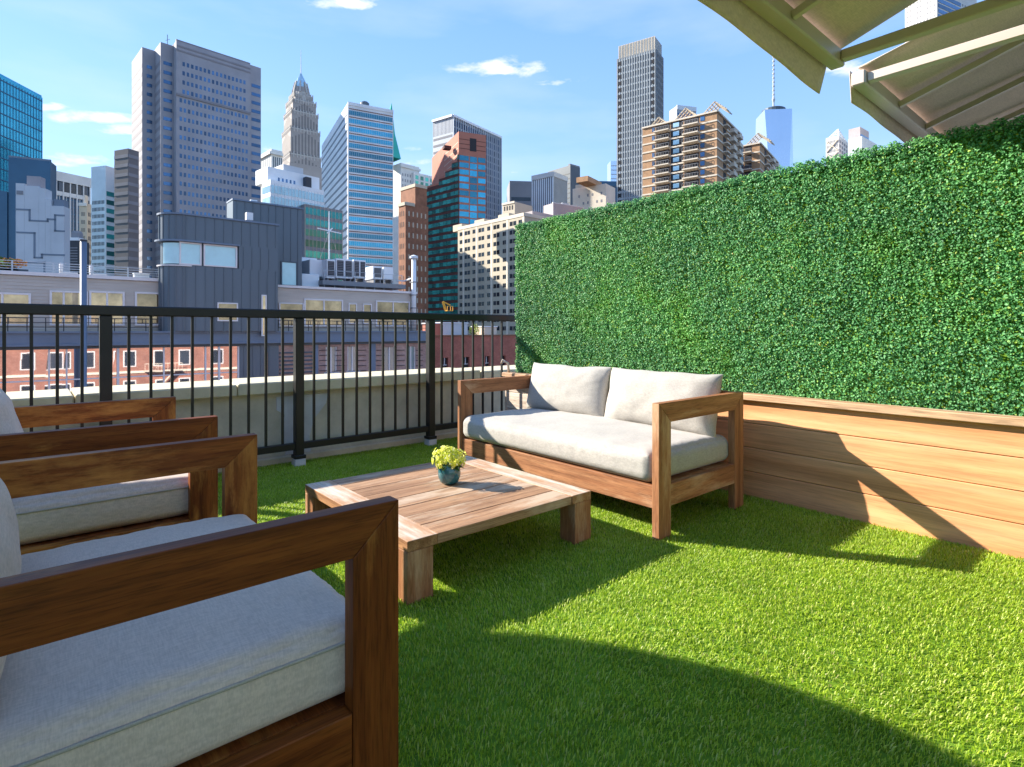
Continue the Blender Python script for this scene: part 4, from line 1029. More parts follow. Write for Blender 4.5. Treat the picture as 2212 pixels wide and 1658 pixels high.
b.block('roof_box', 'fin_grey', b.rx(1215, 3), b.rx(1228, 3), 3, 6, b.top, b.top+1.5); b.block('roof_edge', 'pale_panel', 0, b.w, .1, .6, b.top, b.top+.35); b.finish()
b = Bldg('low_building', 'small beige penthouse block behind the long apartment roof', 1112, 200, 436, 1150, 446, 1085, 447, mat='tan_stone')
b.grid('L', .5, b.d-.5, b.top-3, b.top-.8, 4, 1, .5, .7, 'recess'); b.piece('cornice', 'cream', 'L', 0, b.d, b.top-.5, b.top+.2, p=.3); b.finish()
b = Bldg('dark_slab', 'dark blue block peeping between the cream building and the tall dark tower', 1268, 400, 391, 1332, 388, None, mat='navy', d=15, theta=-YAW+.08)
b.bands('R', .5, b.w-.5, b.top-20, b.top-2, 5, .3, 'slate_dark', 'wall_band'); b.finish()
b = Bldg('distant_tower', 'pale blue distant glass tower left of the tall dark tower', 1319, 620, 348, 1333, 348, None, mat='g_sky', d=15, theta=-YAW+.08)
b.bands('R', .5, b.w-.5, b.top-60, b.top-3, 12, .2, 'fin_grey', 'wall_band'); b.finish()
# tall dark tower with a tan crown
b = Bldg('dark_tower', 'tall slender dark gridded tower with a pale ribbed crown', 1417, 280, 105, 1432.5, 125, 1332, 133.6, mat='tower_grey', cut=440)
nf = 34; H0 = b.top-118
for j in range(nf):
    z = b.top-1.2-j*3.4
    b.piece('floor_band', 'tower_frame', 'L', .2, b.d-.2, z-.55, z+.35, p=.16)
    b.piece('right_floor_band', 'tower_frame', 'R', .3, b.w-.3, z-.3, z+.3, p=.1)
b.piers('L', .5, b.d-.5, H0, b.top-.4, 15, .34, 'tower_frame', p=.3); b.piers('R', .3, b.w-.3, H0, b.top-.4, 7, .3, 'tower_grey', p=.25)
for j in range(nf):
    z = b.top-1.5-j*3.4
    for a in (1.2, b.d-2.0): b.win('L', a-.5, a+1.0, z-2.3, z-.5, 'recess', 0, .33)
x0 = 1.0; y1 = b.ly(1337.5, x0)
b.block('crown', 'crown_tan', x0, b.w+.1, 1.0, y1, b.top, b.z(78, x0, 1)); n = 26
for k in range(n+1): a = 1.0+(y1-1.0)*k/n; b.piece('crown_rib', 'tower_frame' if k % 2 else 'cream', 'L', a-.22, a+.22, b.top, b.z(78, x0, 1)-.2, x0, p=.35)
b.piers('R', x0, b.w, b.top, b.z(78, x0, 1)-.2, 7, .35, 'tower_frame', 'crown_rib', 1.0, .2); b.finish()
# balcony apartments
def balcony_block(label, xc, D, yc, xr, yr, xl, yl, nfl, pitchpx, cols, peaks, name='balcony_tower'):
    b = Bldg(name, label, xc, D, yc, xr, yr, xl, yl, mat='tan_brick', cut=440)
    dz = pitchpx*D/FP
    for j in range(nfl+1):
        z = b.top-j*dz
        for f, e in (('L', b.d), ('R', b.w)): b.piece('floor_band', 'cream', f, -.1, e+.1, z-.30, z+.12, p=.16 if j else .4)
    fr = lambda p: b.ly(p)
    for kind, p0, p1 in cols:
        a0, a1 = sorted((fr(p0), fr(p1)))
        if kind == 'recess': b.piece('recess_strip', 'recess', 'L', a0, a1, b.top-nfl*dz, b.top-.4, p=.05)
        for j in range(nfl):
            z = b.top-j*dz
            if kind == 'win': b.win('L', a0, a1, z-dz*.75, z-dz*.25, 'g_blue', 0, .08)
            if kind == 'recess':
                w = (a1-a0)/3; b.win('L', a0+w*.9, a1-w*.6, z-dz*.78, z-dz*.28, 'g_pale', 0, .10)
            if kind == 'balc':
                zf = z-dz
                b.piece('balcony_opening', 'recess', 'L', a0+.2, a1-.2, zf+.2, z-.45, p=.06)
                s_ = b.block('balcony', 'cream', -1.5, -.06, a0, a1, zf-.1, zf+.22)
                m = MB(); m.box(-1.5, -1.44, a0, a1, zf+1.05, zf+1.15)
                for q in range(7): y = a0+(a1-a0)*q/6; m.box(-1.49, -1.45, y-.03, y+.03, zf+.2, zf+1.05)
                m.box(-1.5, -.1, a0, a0+.06, zf+1.05, zf+1.15); m.box(-1.5, -.1, a1-.06, a1, zf+1.05, zf+1.15); b.mb(m, 'balcony_rail', 'mid_grey', s_)
    for j in range(nfl):
        z = b.top-j*dz
        for k, t in enumerate((.30, .58, .84)):
            a = b.w*t; zf = z-dz
            b.piece('side_opening', 'recess', 'R', a-1.3, a+1.3, zf+.3, z-.5, p=.05)
            s_ = b.block('side_balcony', 'cream', a-1.6, a+1.6, -1.3, -.06, zf-.1, zf+.95 if k else zf+.22)
    for p, yp, f in peaks:
        # open timber gables on the roof
        if f == 'L': a = fr(p); base = [(0.2, a)]; 
        hp = b.z(yp, 0, max(0, fr(p)))-b.top; a = max(0.5, fr(p)); w = hp*1.15
        m = MB()
        for q in range(4):
            x = .4+q*1.5
            m.bar((x, a-w, b.top), (x, a, b.top+hp), .22, .3); m.bar((x, a+w, b.top), (x, a, b.top+hp), .22, .3)
        for t in (.15, .35, .55, .75, .95):
            for sg in (-1, 1): m.bar((.2, a+sg*w*(1-t), b.top+hp*t+.1), (5.2, a+sg*w*(1-t), b.top+hp*t+.1), .16, .16)
        b.mb(m, 'roof_trellis', 'tan_stone')
    return b
b1 = balcony_block('tan brick apartment tower with stacked balconies and white floor bands', 1548.6, 150, 240, 1600, 291, 1388, 282, 11, 19.6,
   [('win', 1409, 1414), ('balc', 1416, 1448), ('recess', 1449, 1475), ('balc', 1477, 1511), ('win', 1513, 1522)], [(1543, 219, 'L'), (1480, 233, 'L'), (1422, 253, 'L')])
b1.finish()
b2 = balcony_block('lower brown balcony apartment block right of the tan brick tower', 1641, 170, 309, 1680, 352, 1588, 316, 6, 18.5,
   [('win', 1600, 1606), ('balc', 1607, 1625)], [(1638, 287, 'L')])
b2.finish()
b = Bldg('office_block', 'pale rooftop of a far office block rising between dark tower and tan balcony tower', 1462, 300, 229, 1504, 234, 1446, 236, mat='fin_grey', cut=262)
b.bands('R', .5, b.w-.5, b.top-10, b.top-3, 2, .6, 'g_blue'); b.piece('parapet_band', 'white_metal', 'R', 0, b.w, b.top-2, b.top+.4, p=.3)
m = MB(); m.bar((b.rx(1478), 3, b.top), (b.rx(1500), 3, b.top+1.6), .35, .35); m.tube([(b.rx(1488), 3, b.top), (b.rx(1488), 3, b.top+1.4)], .3, 5); b.mb(m, 'window_rig', 'mid_grey'); b.finish()
# faceted glass tower with mast
b = Bldg('faceted_tower', 'pale blue faceted glass tower with a round top ring and tall mast', 1671, 900, 245, None, None, None, None, body=None, theta=th-.1, w=5, d=5)
ctr = P(1671, 925); c0 = ctr-b.c; cx, cy = c0.dot(b.u), c0.dot(b.v); mp = 925/FP; zz = lambda y: Z(y, 925)
hb = 34*mp; zb0 = GROUND; zt0 = zz(247); q = [(cx+hb*sx, cy+hb*sy) for sx, sy in ((-1, -1), (1, -1), (1, 1), (-1, 1))]
rt = 40*mp*.98
tp = [(cx+rt*math.cos(R(a)), cy+rt*math.sin(R(a))) for a in (-90-0, 0, 90, 180)]
m = MB(); vs = [(x, y, zb0) for x, y in q]+[(x, y, zt0) for x, y in tp]
m.add(vs, [(0, 1, 4), (1, 5, 4), (1, 2, 5), (2, 6, 5), (2, 3, 6), (3, 7, 6), (3, 0, 7), (0, 4, 7), (4, 5, 6, 7)])
b.mb(m, 'facade', 'g_sky')
m = MB(); m.lathe([(26*mp, zt0), (26*mp, zt0+3*mp), (24*mp, zt0+4*mp), (24*mp, zt0+8*mp), (20*mp, zt0+10*mp), (0, zt0+10*mp)], (cx, cy), 20); b.mb(m, 'top_ring', 'slate_dark')
m = MB(); m.lathe([(2.0*mp, zt0), (2.0*mp, zz(222)), (3.4*mp, zz(216)), (1.7*mp, zz(208)), (1.8*mp, zz(180)), (1.2*mp, zz(150)), (1.2*mp, zz(121)), (.5*mp, zz(95)), (0, zz(90))], (cx, cy), 8)
for y in range(125, 215, 9): m.lathe([(1.0*mp, zz(y)), (2.5*mp, zz(y)), (2.5*mp, zz(y-2.5)), (1.0*mp, zz(y-2.5))], (cx, cy), 8)
b.mb(m, 'mast', 'fin_grey'); b.finish()
# far right pair
b = Bldg('cross_braced_tower', 'white tower with diagonal bracing and an open pyramid frame on top', 1812, 420, 293, 1836, 300, 1784, 302, mat='white_stone', cut=335, theta=th)
m = MB(); ac = (b.w*.5, b.d*.5, b.z(266)); 
for x, y in ((0, 0), (b.w, 0), (b.w, b.d), (0, b.d)): m.bar((x*.8+b.w*.1, y*.8+b.d*.1, b.top), ac, .8, .8)
for t in (.35, .65):
    cs = [Vector((x*.8+b.w*.1, y*.8+b.d*.1, b.top)).lerp(Vector(ac), t) for x, y in ((0, 0), (b.w, 0), (b.w, b.d), (0, b.d))]
    for i in range(4): m.bar(cs[i], cs[(i+1) % 4], .6, .6)
b.mb(m, 'pyramid_frame', 'white_metal')
m = MB()
for k in range(3):
    z0 = b.top-3-k*9; m.bar((-.3, .5, z0), (-.3, b.d-.5, z0-8), .9, .5); m.bar((-.3, b.d-.5, z0), (-.3, .5, z0-8), .9, .5)
b.mb(m, 'cross_brace', 'cream'); b.grid('L', .5, b.d-.5, b.top-30, b.top-2, 8, 8, .6, .6, 'mid_grey'); b.grid('R', .5, b.w-.5, b.top-30, b.top-2, 5, 8, .6, .6, 'mid_grey'); b.finish()
b = Bldg('office_tower', 'plain mauve grey tower right of the cross braced tower', 1858, 400, 274, 1877, 285, 1833, 280, mat='mauve', cut=330)
b.bands('R', .4, b.w-.4, b.top-26, b.top-4, 7, .4, 'g_blue'); b.block('lower_wing', 'fin_grey', b.rx(1862, -3), b.rx(1895, -3), -3, 6, GROUND, b.z(303, 8, -3)); b.finish()
# wavy white tower between the canopies
b = Bldg('white_tower', 'white high rise with blue glass side seen in the gap between the canopies', 2024, 330, -90, 2110, -45, 1955, -60, mat='white_stone', cut=110)
b.grid('L', .5, b.d-.5, b.z(130), b.z(-20), 9, 13, .42, .45, 'mid_grey'); nb = 13
for k in range(nb):
    z = b.z(130)+(b.z(-20)-b.z(130))*k/nb; b.piece('side_window_band', 'g_blue', 'R', .8+math.sin(k*.9)*.6, b.w*.55+math.sin(k*.7)*1.5, z, z+2.2, p=.2)
b.grid('R', b.w*.6, b.w-.5, b.z(130), b.z(-20), 6, 13, .5, .45, 'mid_grey'); b.finish()
# ------------------------------------------------------------------ the roofs and fronts just across the street
YF = 42.0
def ax(px, Y=YF): return AY(px, 700, Y)[0]
def az(px, py, Y=YF): return AY(px, py, Y)[1]
def siding():
    m, N, L, b = newmat('siding'); tc = N.new('ShaderNodeTexCoord').outputs['Object']
    n = noise_(N, L, tc, .5, 5, .6, (1, 1, 6)); L.new(ramp(N, L, n, [(.3, (.45, .40, .345)), (.7, (.55, .495, .43))]), b.inputs['Base Color']); b.inputs['Roughness'].default_value = .7
    return m
M['siding'] = siding(); M['seam_metal'] = pm('seam_metal', (.105, .135, .165), .42, .15, .5, .10, .5, streak=(1, 1, .15)); M['beam_blue'] = pm('beam_blue', (.14, .185, .255), .5, .1, .5, .12, .6)
M['white_frame'] = pm('white_frame', (.74, .70, .69), .5, 0, .4, .05); M['warm_reflect_glass'] = pm('glass_warm_reflect', (.33, .25, .155), .06, .45, .6, .55, .9, .35)  # warm reflections are put into this pane colour as uneven yellow-brown tone
M['brick'] = None
def brick(name, a, b_, mort, scale=1.0):
    m, N, L, b = newmat(name); tc = N.new('ShaderNodeTexCoord').outputs['Object']
    mp = N.new('ShaderNodeMapping'); mp.inputs['Rotation'].default_value = (R(90), 0, 0); L.new(tc, mp.inputs[0])
    t = N.new('ShaderNodeTexBrick'); t.inputs['Scale'].default_value = 4.5*scale; t.inputs['Color1'].default_value = (*a, 1); t.inputs['Color2'].default_value = (*b_, 1); t.inputs['Mortar'].default_value = (*mort, 1)
    t.inputs['Mortar Size'].default_value = .012; t.inputs['Brick Width'].default_value = .9; t.inputs['Row Height'].default_value = .32; L.new(mp.outputs[0], t.inputs['Vector'])
    n = noise_(N, L, tc, .7, 6, .65); c = mixc(N, L, 1.0, t.outputs[0], ramp(N, L, n, [(.3, (.72, .70, .70)), (.7, (1.2, 1.18, 1.15))]), 'MULTIPLY')
    L.new(c, b.inputs['Base Color']); b.inputs['Roughness'].default_value = .85; return m
M['brick'] = brick('brick_pinkish', (.36, .22, .19), (.44, .30, .26), (.40, .35, .32)); M['brick_red'] = brick('brick_red', (.38, .115, .075), (.46, .155, .105), (.33, .17, .13))
M['brick_own'] = brick('brick_orange', (.23, .09, .062), (.29, .125, .09), (.30, .23, .18))

across = empty('siding_building', (12, YF, GROUND), 0, 'low building across the street with grey clapboard penthouse over a slate blue steel beam', 'building')
def wbox(name, mat, x0, x1, y0, y1, z0, z1, parent=across, ch=0):
    m = MB(); m.box(x0, x1, y0, y1, z0, z1, ch); return m.build(name, M[mat] if isinstance(mat, str) else mat, parent)
xL, xR = -14.0, ax(921)
zB0, zB1 = az(300, 752), az(300, 716)
YP = YF+.9                                                             # the clapboard storey stands back a little
xl_, xr_ = ax(352, YP), ax(897, YP)
zr = az(180, 594, YP); zr2 = az(700, 621, YP)
wbox('roof_deck', 'mid_grey', xL, xl_, YP+.3, YF+16, zr-1.0, zr-.25)
def clap(x0, x1, z0, z1, Y):
    m = MB(); n = int((z1-z0)/.19); dz = (z1-z0)/n
    for i in range(n):
        z = z0+i*dz; o = len(m.v)
        m.add([(x0, Y-.028, z), (x1, Y-.028, z), (x1, Y-.004, z+dz), (x0, Y-.004, z+dz), (x0, Y+.2, z), (x1, Y+.2, z), (x1, Y+.2, z+dz), (x0, Y+.2, z+dz)],
              [(0, 1, 2, 3), (0, 4, 5, 1), (1, 5, 6, 2), (0, 3, 7, 4), (3, 2, 6, 7)])
    return m.build('clapboard_wall', M['siding'], across)
clap(xL, xl_, zB1-.3, zr-.22, YP); clap(ax(600, YP), xr_, zB1-.3, zr2-.2, YP)
wbox('roof_coping', 'white_frame', xL, xl_, YP-.14, YP+.35, zr-.2, zr); wbox('roof_coping', 'white_frame', ax(599, YP), xr_+.15, YP-.14, YP+.35, zr2-.18, zr2)
wbox('end_wall', 'siding', xr_-.2, xr_, YP+.21, YF+14, zB1-.3, zr2-.2); wbox('roof_deck', 'mid_grey', ax(600, YP), xr_-.21, YP+.36, YF+14, zr2-.9, zr2-.35)
def awin(pa, pb, ya, yb, nm='window', split=(), glass='warm_reflect_glass', Y=YP, fr='white_frame', t=.11):
    x0, x1 = ax(pa, Y), ax(pb, Y); pm_ = (pa+pb)/2; z1, z0 = az(pm_, ya, Y), az(pm_, yb, Y)
    m = MB(); m.box(x0, x0+t, Y-.12, Y+.1, z0, z1); m.box(x1-t, x1, Y-.12, Y+.1, z0, z1); m.box(x0+t, x1-t, Y-.12, Y+.1, z1-t, z1); m.box(x0+t, x1-t, Y-.12, Y+.1, z0, z0+t)
    for s in split: xs_ = x0+(x1-x0)*s; m.box(xs_-.05, xs_+.05, Y-.10, Y+.1, z0+t, z1-t)
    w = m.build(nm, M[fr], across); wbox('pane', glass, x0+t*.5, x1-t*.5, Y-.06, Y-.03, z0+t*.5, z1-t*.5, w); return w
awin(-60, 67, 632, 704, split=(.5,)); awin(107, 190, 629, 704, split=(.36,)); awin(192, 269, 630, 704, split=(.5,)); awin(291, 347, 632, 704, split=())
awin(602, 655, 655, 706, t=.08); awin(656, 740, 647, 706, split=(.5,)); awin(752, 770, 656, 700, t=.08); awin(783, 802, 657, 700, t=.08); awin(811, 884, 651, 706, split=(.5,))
# little terrace in front of the storey, its dark rail, the steel beam
wbox('terrace_slab', 'dark_metal', xL, xR, YF+.02, YP+.2, zB1-.35, zB1-.02)
m = MB(); zt = az(300, 694); 
for k in range(3): m.box(xL, ax(348), YF+.03, YF+.07, zB1+.22+k*.27, zB1+.26+k*.27)
for k in range(26): x = xL+(ax(348)-xL)*k/25; m.box(x-.025, x+.025, YF+.075, YF+.11, zB1-.02, zB1+.8)
m.build('terrace_rail', M['dark_metal'], across)
m = MB()
for k in range(3): m.box(ax(602), xR, YF+.03, YF+.07, zB1+.22+k*.27, zB1+.26+k*.27)
for k in range(18): x = ax(602)+(xR-ax(602))*k/17; m.box(x-.025, x+.025, YF+.075, YF+.11, zB1-.02, zB1+.8)
m.build('terrace_rail', M['dark_metal'], across)
zm = zB0+(zB1-zB0)*.30
wbox('steel_beam', 'beam_blue', xL, xR, YF-.30, YF, zm, zB1-.12); wbox('beam_flange', 'beam_blue', xL, xR, YF-.42, YF+.01, zB1-.119, zB1); wbox('beam_flange', 'beam_blue', xL, xR, YF-.42, YF, zm-.13, zm-.001); wbox('beam_soffit', 'slate_dark', xL, xR, YF-.10, YF+.3, zB0, zm-.131)
# glass shopfront under the beam (mirrors the brick fronts opposite)
zg0 = -9.0
for a, b_ in ((-300, 66), (73, 104), (108, 142), (146, 172), (188, 252), (258, 352), (356, 442), (446, 471), (476, 513)):
    x0, x1 = ax(a), ax(b_); p = random.uniform(-.006, .006)
    m = MB(); m.add([(x0, YF+.05+p, zg0), (x1, YF+.05-p, zg0), (x1, YF+.05-p+random.uniform(-.012, .012), zB0), (x0, YF+.05+p, zB0), (x0, YF+.15, zg0), (x1, YF+.15, zg0), (x1, YF+.15, zB0), (x0, YF+.15, zB0)], [(0, 1, 2, 3), (5, 4, 7, 6), (4, 0, 3, 7), (1, 5, 6, 2), (3, 2, 6, 7), (0, 4, 5, 1)])
    m.build('curtain_glass', M['mirror'], across)
for a, b_ in ((66, 73), (104, 108), (142, 146), (252, 258), (352, 356), (442, 446), (471, 476), (513, 517)):
    wbox('mullion', 'white_frame', ax(a)+.005, ax(b_)-.005, YF-.02, YF+.16, zg0, zB0-.002)
zb_ = az(250, 816); wbox('transom', 'white_frame', xL, ax(513), YF-.015, YF+.045, zb_-.035, zb_+.035)
wbox('lower_wall', 'slate_dark', xL, ax(517), YF+.3, YF+15, GROUND, zB0-.01); wbox('core', 'slate_dark', ax(600), xR, YF+.35, YF+14, GROUND, zB1-.4)
# brick bays and louvres on the right
zbr = GROUND
wbox('louvre_backing', 'brick', ax(603), ax(680), YF+.08, YF+.34, zbr, zB0)
for k in range(9): z = az(640, 762+k*8.6); wbox('louvre', 'slate_dark', ax(603)+.02, ax(680)-.02, YF-.02, YF+.075, z-.06, z+.05)
wbox('blue_column', 'beam_blue', ax(676), ax(687), YF-.05, YF+.3, zbr, zB0-.002); wbox('blue_column', 'beam_blue', ax(800), ax(811), YF-.05, YF+.3, zbr, zB0-.002)
def bay(pa, pb, wins):
    xs_ = [ax(pa)+.01]; 
    for a, b_ in wins: xs_ += [ax(a), ax(b_)]
    xs_.append(ax(pb)-.01); m = MB()
    zt, zs = az((pa+pb)/2, 749), az((pa+pb)/2, 803)
    for i in range(0, len(xs_), 2): m.box(xs_[i], xs_[i+1], YF+.03, YF+.34, zbr, zB0)
    for i in range(1, len(xs_)-1, 2): m.box(xs_[i], xs_[i+1], YF+.031, YF+.34, zt, zB0); m.box(xs_[i], xs_[i+1], YF+.031, YF+.34, zbr, zs)
    m.build('brick_bay', M['brick'], across)
    for i in range(1, len(xs_)-1, 2):
        w = MB(); x0, x1 = xs_[i]+.01, xs_[i+1]-.01; t = .09; w.box(x0, x0+t, YF+.12, YF+.3, zs+.01, zt-.01); w.box(x1-t, x1, YF+.12, YF+.3, zs+.01, zt-.01); xm = (x0+x1)/2; w.box(xm-.05, xm+.05, YF+.13, YF+.3, zs+.01, zt-.01)
        o = w.build('window', M['white_frame'], across); wbox('pane', 'g_pale', x0+.02, x1-.02, YF+.2, YF+.24, zs+.02, zt-.02, o); wbox('sill', 'concrete_pale', x0-.15, x1+.15, YF-.08, YF+.11, zs-.18, zs-.002, o)
bay(687, 800, [(704, 729), (751, 774)]); bay(811, 921, [(829, 856), (879, 899)])
for px_ in (700, 735, 782, 822, 866, 906):                              # iron stays on the brick
    m = MB()
    for k in range(6): z = az(px_, 757+k*11); m.box(ax(px_)-.35, ax(px_)+.35, YF-.03, YF+.025, z-.025, z+.025)
    m.build('iron_tie', M['dark_metal'], across)

# standing seam block rising through the middle
metal = empty('metal_clad_block', (10, YF, GROUND), 0, 'slate blue standing seam metal block with rounded corner and three frosted windows', 'building')
x0, x1 = ax(350, YF-.6), ax(600, YF-.6); Ym = YF-.6; zt0 = az(384, 463, Ym)
rr = 1.35
def arc(x, y, r, a0, a1, n=10): return [(x+r*math.cos(R(a0+(a1-a0)*i/n)), y+r*math.sin(R(a0+(a1-a0)*i/n))) for i in range(n+1)]
def outline(e=0): return arc(x0+rr, Ym+rr, rr+e, 180, 270)+[(x1+e, Ym-e), (x1+e, Ym+9), (x0*(1+8.5/(Ym+1))+.3-e, Ym+9), (x0*(1+1.2/Ym)+.03-e, Ym+rr+1.0)]
zw1, zw0 = az(440, 527, Ym), az(440, 575, Ym)
m = MB(); m.prism(outline(), zw1+.02, zt0); m.build('upper_wall', M['seam_metal'], metal)
m = MB(); m.prism(outline(), az(440, 716, Ym), zw0-.02); m.build('lower_wall', M['seam_metal'], metal)
m = MB(); m.prism(outline(-.12), zw0-.02, zw1+.02); m.build('window_band_wall', M['slate_dark'], metal)
m = MB(); m.prism(outline(.10), zt0, zt0+.12); m.build('roof_rim', M['beam_blue'], metal)
m = MB(); m.prism(arc(x0+rr, Ym+rr, rr+.22, 180, 270)+[(ax(516, Ym), Ym-.22), (ax(516, Ym), Ym+1), (x0+.5, Ym+3)], zw1+.021, zw1+.13); m.build('window_hood', M['beam_blue'], metal)
m = MB(); m.prism(arc(x0+rr, Ym+rr, rr+.1, 180, 270)+[(x0+rr+.3, Ym-.1), (x0+rr+.3, Ym+1), (x0+.5, Ym+3)], zw0-.10, zw0-.021); m.build('window_ledge', M['white_frame'], metal)
m = MB(); zlo = az(560, 718, Ym)
xs_ = x0+rr
while xs_ < x1-.1:
    m.box(xs_-.02, xs_+.02, Ym-.045, Ym+.02, zw1+.14, zt0-.01); m.box(xs_-.02, xs_+.02, Ym-.045, Ym+.02, zlo, zw0-.025); xs_ += .56
for a in range(190, 270, 18):
    x, y = x0+rr+(rr+.02)*math.cos(R(a)), Ym+rr+(rr+.02)*math.sin(R(a)); m.box(x-.025, x+.025, y-.025, y+.025, zw1+.14, zt0-.01); m.box(x-.025, x+.025, y-.025, y+.025, zlo, zw0-.11)
m.build('standing_seams', M['seam_metal'], metal)
x5 = ax(516, Ym); m = MB(); m.box(x5, x1, Ym-.001, Ym+.5, zw0-.021, zw1+.021); xs_ = x5+.3
while xs_ < x1-.1: m.box(xs_-.02, xs_+.02, Ym-.045, Ym-.0015, zw0-.022, zw1+.022); xs_ += .56
m.build('wall_panel', M['seam_metal'], metal)
for a, b_ in ((391, 432), (443, 509)):
    xa, xb = ax(a, Ym), ax(b_, Ym); m = MB(); t = .09
    m.box(xa-t, xa, Ym-.05, Ym+.3, zw0, zw1); m.box(xb, xb+t, Ym-.05, Ym+.3, zw0, zw1); m.box(xa, xb, Ym-.05, Ym+.3, zw0, zw0+t); m.box(xa, xb, Ym-.05, Ym+.3, zw1-t, zw1)
    w = m.build('window', M['white_frame'], metal); m = MB(); m.box(xa, xb, Ym+.02, Ym+.06, zw0+t, zw1-t); m.build('pane', M['g_frost'], w)
m = MB(); pts = arc(x0+rr, Ym+rr, rr-.06, 205, 262); inn = arc(x0+rr, Ym+rr, rr-.13, 205, 262); m.prism(pts+inn[::-1], zw0+.06, zw1-.06); m.build('curved_pane', M['g_frost'], metal)
def slit(a, b_, ya, yb):
    xa, xb = ax(a, Ym), ax(b_, Ym); z1, z0 = az((a+b_)/2, ya, Ym), az((a+b_)/2, yb, Ym); t = .08
    m = MB(); m.box(xa-t, xa, Ym-.07, Ym+.03, z0-t, z1+t); m.box(xb, xb+t, Ym-.07, Ym+.03, z0-t, z1+t); m.box(xa, xb, Ym-.07, Ym+.03, z1, z1+t); m.box(xa, xb, Ym-.07, Ym+.03, z0-t, z0)
    w = m.build('window', M['white_frame'], metal); m = MB(); m.box(xa, xb, Ym-.05, Ym-.02, z0, z1); m.build('pane', M['warm_reflect_glass'], w)
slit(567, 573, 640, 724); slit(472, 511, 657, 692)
# the taller block behind, and the part that comes down to the street
Y2 = YF+3.0; xa, xb = ax(503, Y2), ax(652, Y2); zt2 = az(500, 432, Y2)
m = MB(); m.prism([(xa, Y2), (xb, Y2), (xb, Y2+9), (ax(492, Y2+9), Y2+9), (ax(490, Y2+1.6), Y2+1.6)], zt0-6, zt2); m.build('rear_block', M['seam_metal'], metal)
m = MB(); xs_ = xa+.3
while xs_ < xb: m.box(xs_-.02, xs_+.02, Y2-.045, Y2+.02, zt0-5, zt2-.01); xs_ += .56
m.build('standing_seams', M['seam_metal'], metal); m = MB(); m.prism([(xa-.05, Y2-.1), (xb+.1, Y2-.1), (xb+.1, Y2+9), (ax(491, Y2+9), Y2+9), (ax(489, Y2+1.6), Y2+1.6)], zt2+.001, zt2+.12); m.build('roof_rim', M['beam_blue'], metal)
def mw(a, b_, ya, yb, Y, glass='g_frost', nm='window'):
    xa_, xb_ = ax(a, Y), ax(b_, Y); z1, z0 = az((a+b_)/2, ya, Y), az((a+b_)/2, yb, Y); t = .1
    m = MB(); m.box(xa_-t, xa_, Y-.08, Y+.03, z0, z1+t); m.box(xb_, xb_+t, Y-.08, Y+.03, z0, z1+t); m.box(xa_, xb_, Y-.08, Y+.03, z1, z1+t)
    w = m.build(nm, M['slate_dark'], metal); m = MB(); m.box(xa_, xb_, Y-.05, Y-.01, z0, z1); m.build('pane', M[glass], w)
mw(609, 639, 568, 616, Y2, nm='terrace_door')
m = MB(); m.box(ax(532, Y2-1.5), ax(546, Y2-1.5), Y2-1.6, Y2-1.2, az(540, 476, Y2-1.5), az(540, 460, Y2-1.5)); m.build('roof_hatch', M['white_frame'], metal)
m = MB(); m.box(ax(542, Y2+1), ax(556, Y2+1), Y2+1, Y2+1.5, zt2+.1, zt2+.45); m.build('roof_vent', M['white_metal'], metal)
m = MB(); xa, xb = ax(517), ax(602); m.box(xa+.01, xb-.01, YF-.05, YF+8, GROUND, zB0-.003); xs_ = xa+.3
while xs_ < xb-.2: m.box(xs_-.02, xs_+.02, YF-.095, YF-.04, GROUND, zB0-.004); xs_ += .56
m.build('street_wall', M['seam_metal'], metal)
m = MB(); m.box(ax(571), ax(577), YF-.11, YF-.096, az(574, 850), az(574, 762)); m.build('slit_window', M['warm_reflect_glass'], metal)

# ---- things standing on those roofs
def rthing(name, label, cat, x, y, z, group=None): return empty(name, (x, y, z), 0, label, cat, group)
# round steel post in front of the left half
xq, yq = ax(180.5, YF-3), YF-3; w = (ax(188, yq)-ax(173, yq))/2; zt = az(180, 522, yq)
r_ = rthing('steel_post', 'tall round slate grey steel post standing before the clapboard wall', 'post', xq, yq, GROUND)
m = MB(); m.tube([(xq, yq, GROUND), (xq, yq, zt)], w, 20); m.build('shaft', M['beam_blue'], r_, True); m = MB(); m.tube([(xq, yq, zt), (xq, yq, zt+.1)], w*1.12, 20); m.build('cap', M['dark_metal'], r_)
# roof terrace railing, furniture, planter on the left
r_ = rthing('roof_railing', 'pale metal railing with thin horizontal bars on the clapboard roof', 'railing', ax(100, YP+2), YP+2, zr)
Yr = YP+1.2; xe = ax(349, Yr); m = MB(); ztr = az(100, 568, Yr)
for k in range(5): z = zr+.1+(ztr-zr-.1)*k/4; m.box(xL, xe, Yr-.015, Yr+.015, z-.02, z+.02)
m.build('rails', M['fin_grey'], r_)
for k in range(12): x = xL+(xe-xL)*k/11; m = MB(); m.box(x-.04, x+.04, Yr-.055, Yr-.016, zr-.25, ztr+.03); m.build('post', M['fin_grey'], r_)
leafm = pm('roof_leaf', (.16, .24, .05), .6, 0, .3, .3, 3, island=.5)
for k, (px_, col) in enumerate(((6, 'a'), (28, 'b'))):
    x = ax(px_, Yr+.8); t = leaf_clump('roof_plant', (x, Yr+.8, zr+.62), (.75, .4, .32), 260, .22, leafm if k == 0 else M['orange_leaf'], ('green planter bush' if k == 0 else 'yellow orange planter bush')+' on the clapboard roof at far left', 'plant', zr-.1)
    m = MB(); m.box(x-.7, x+.7, Yr+.5, Yr+1.1, zr-.25, zr+.3); m.build('planter_box', M['slate_dark'], t)
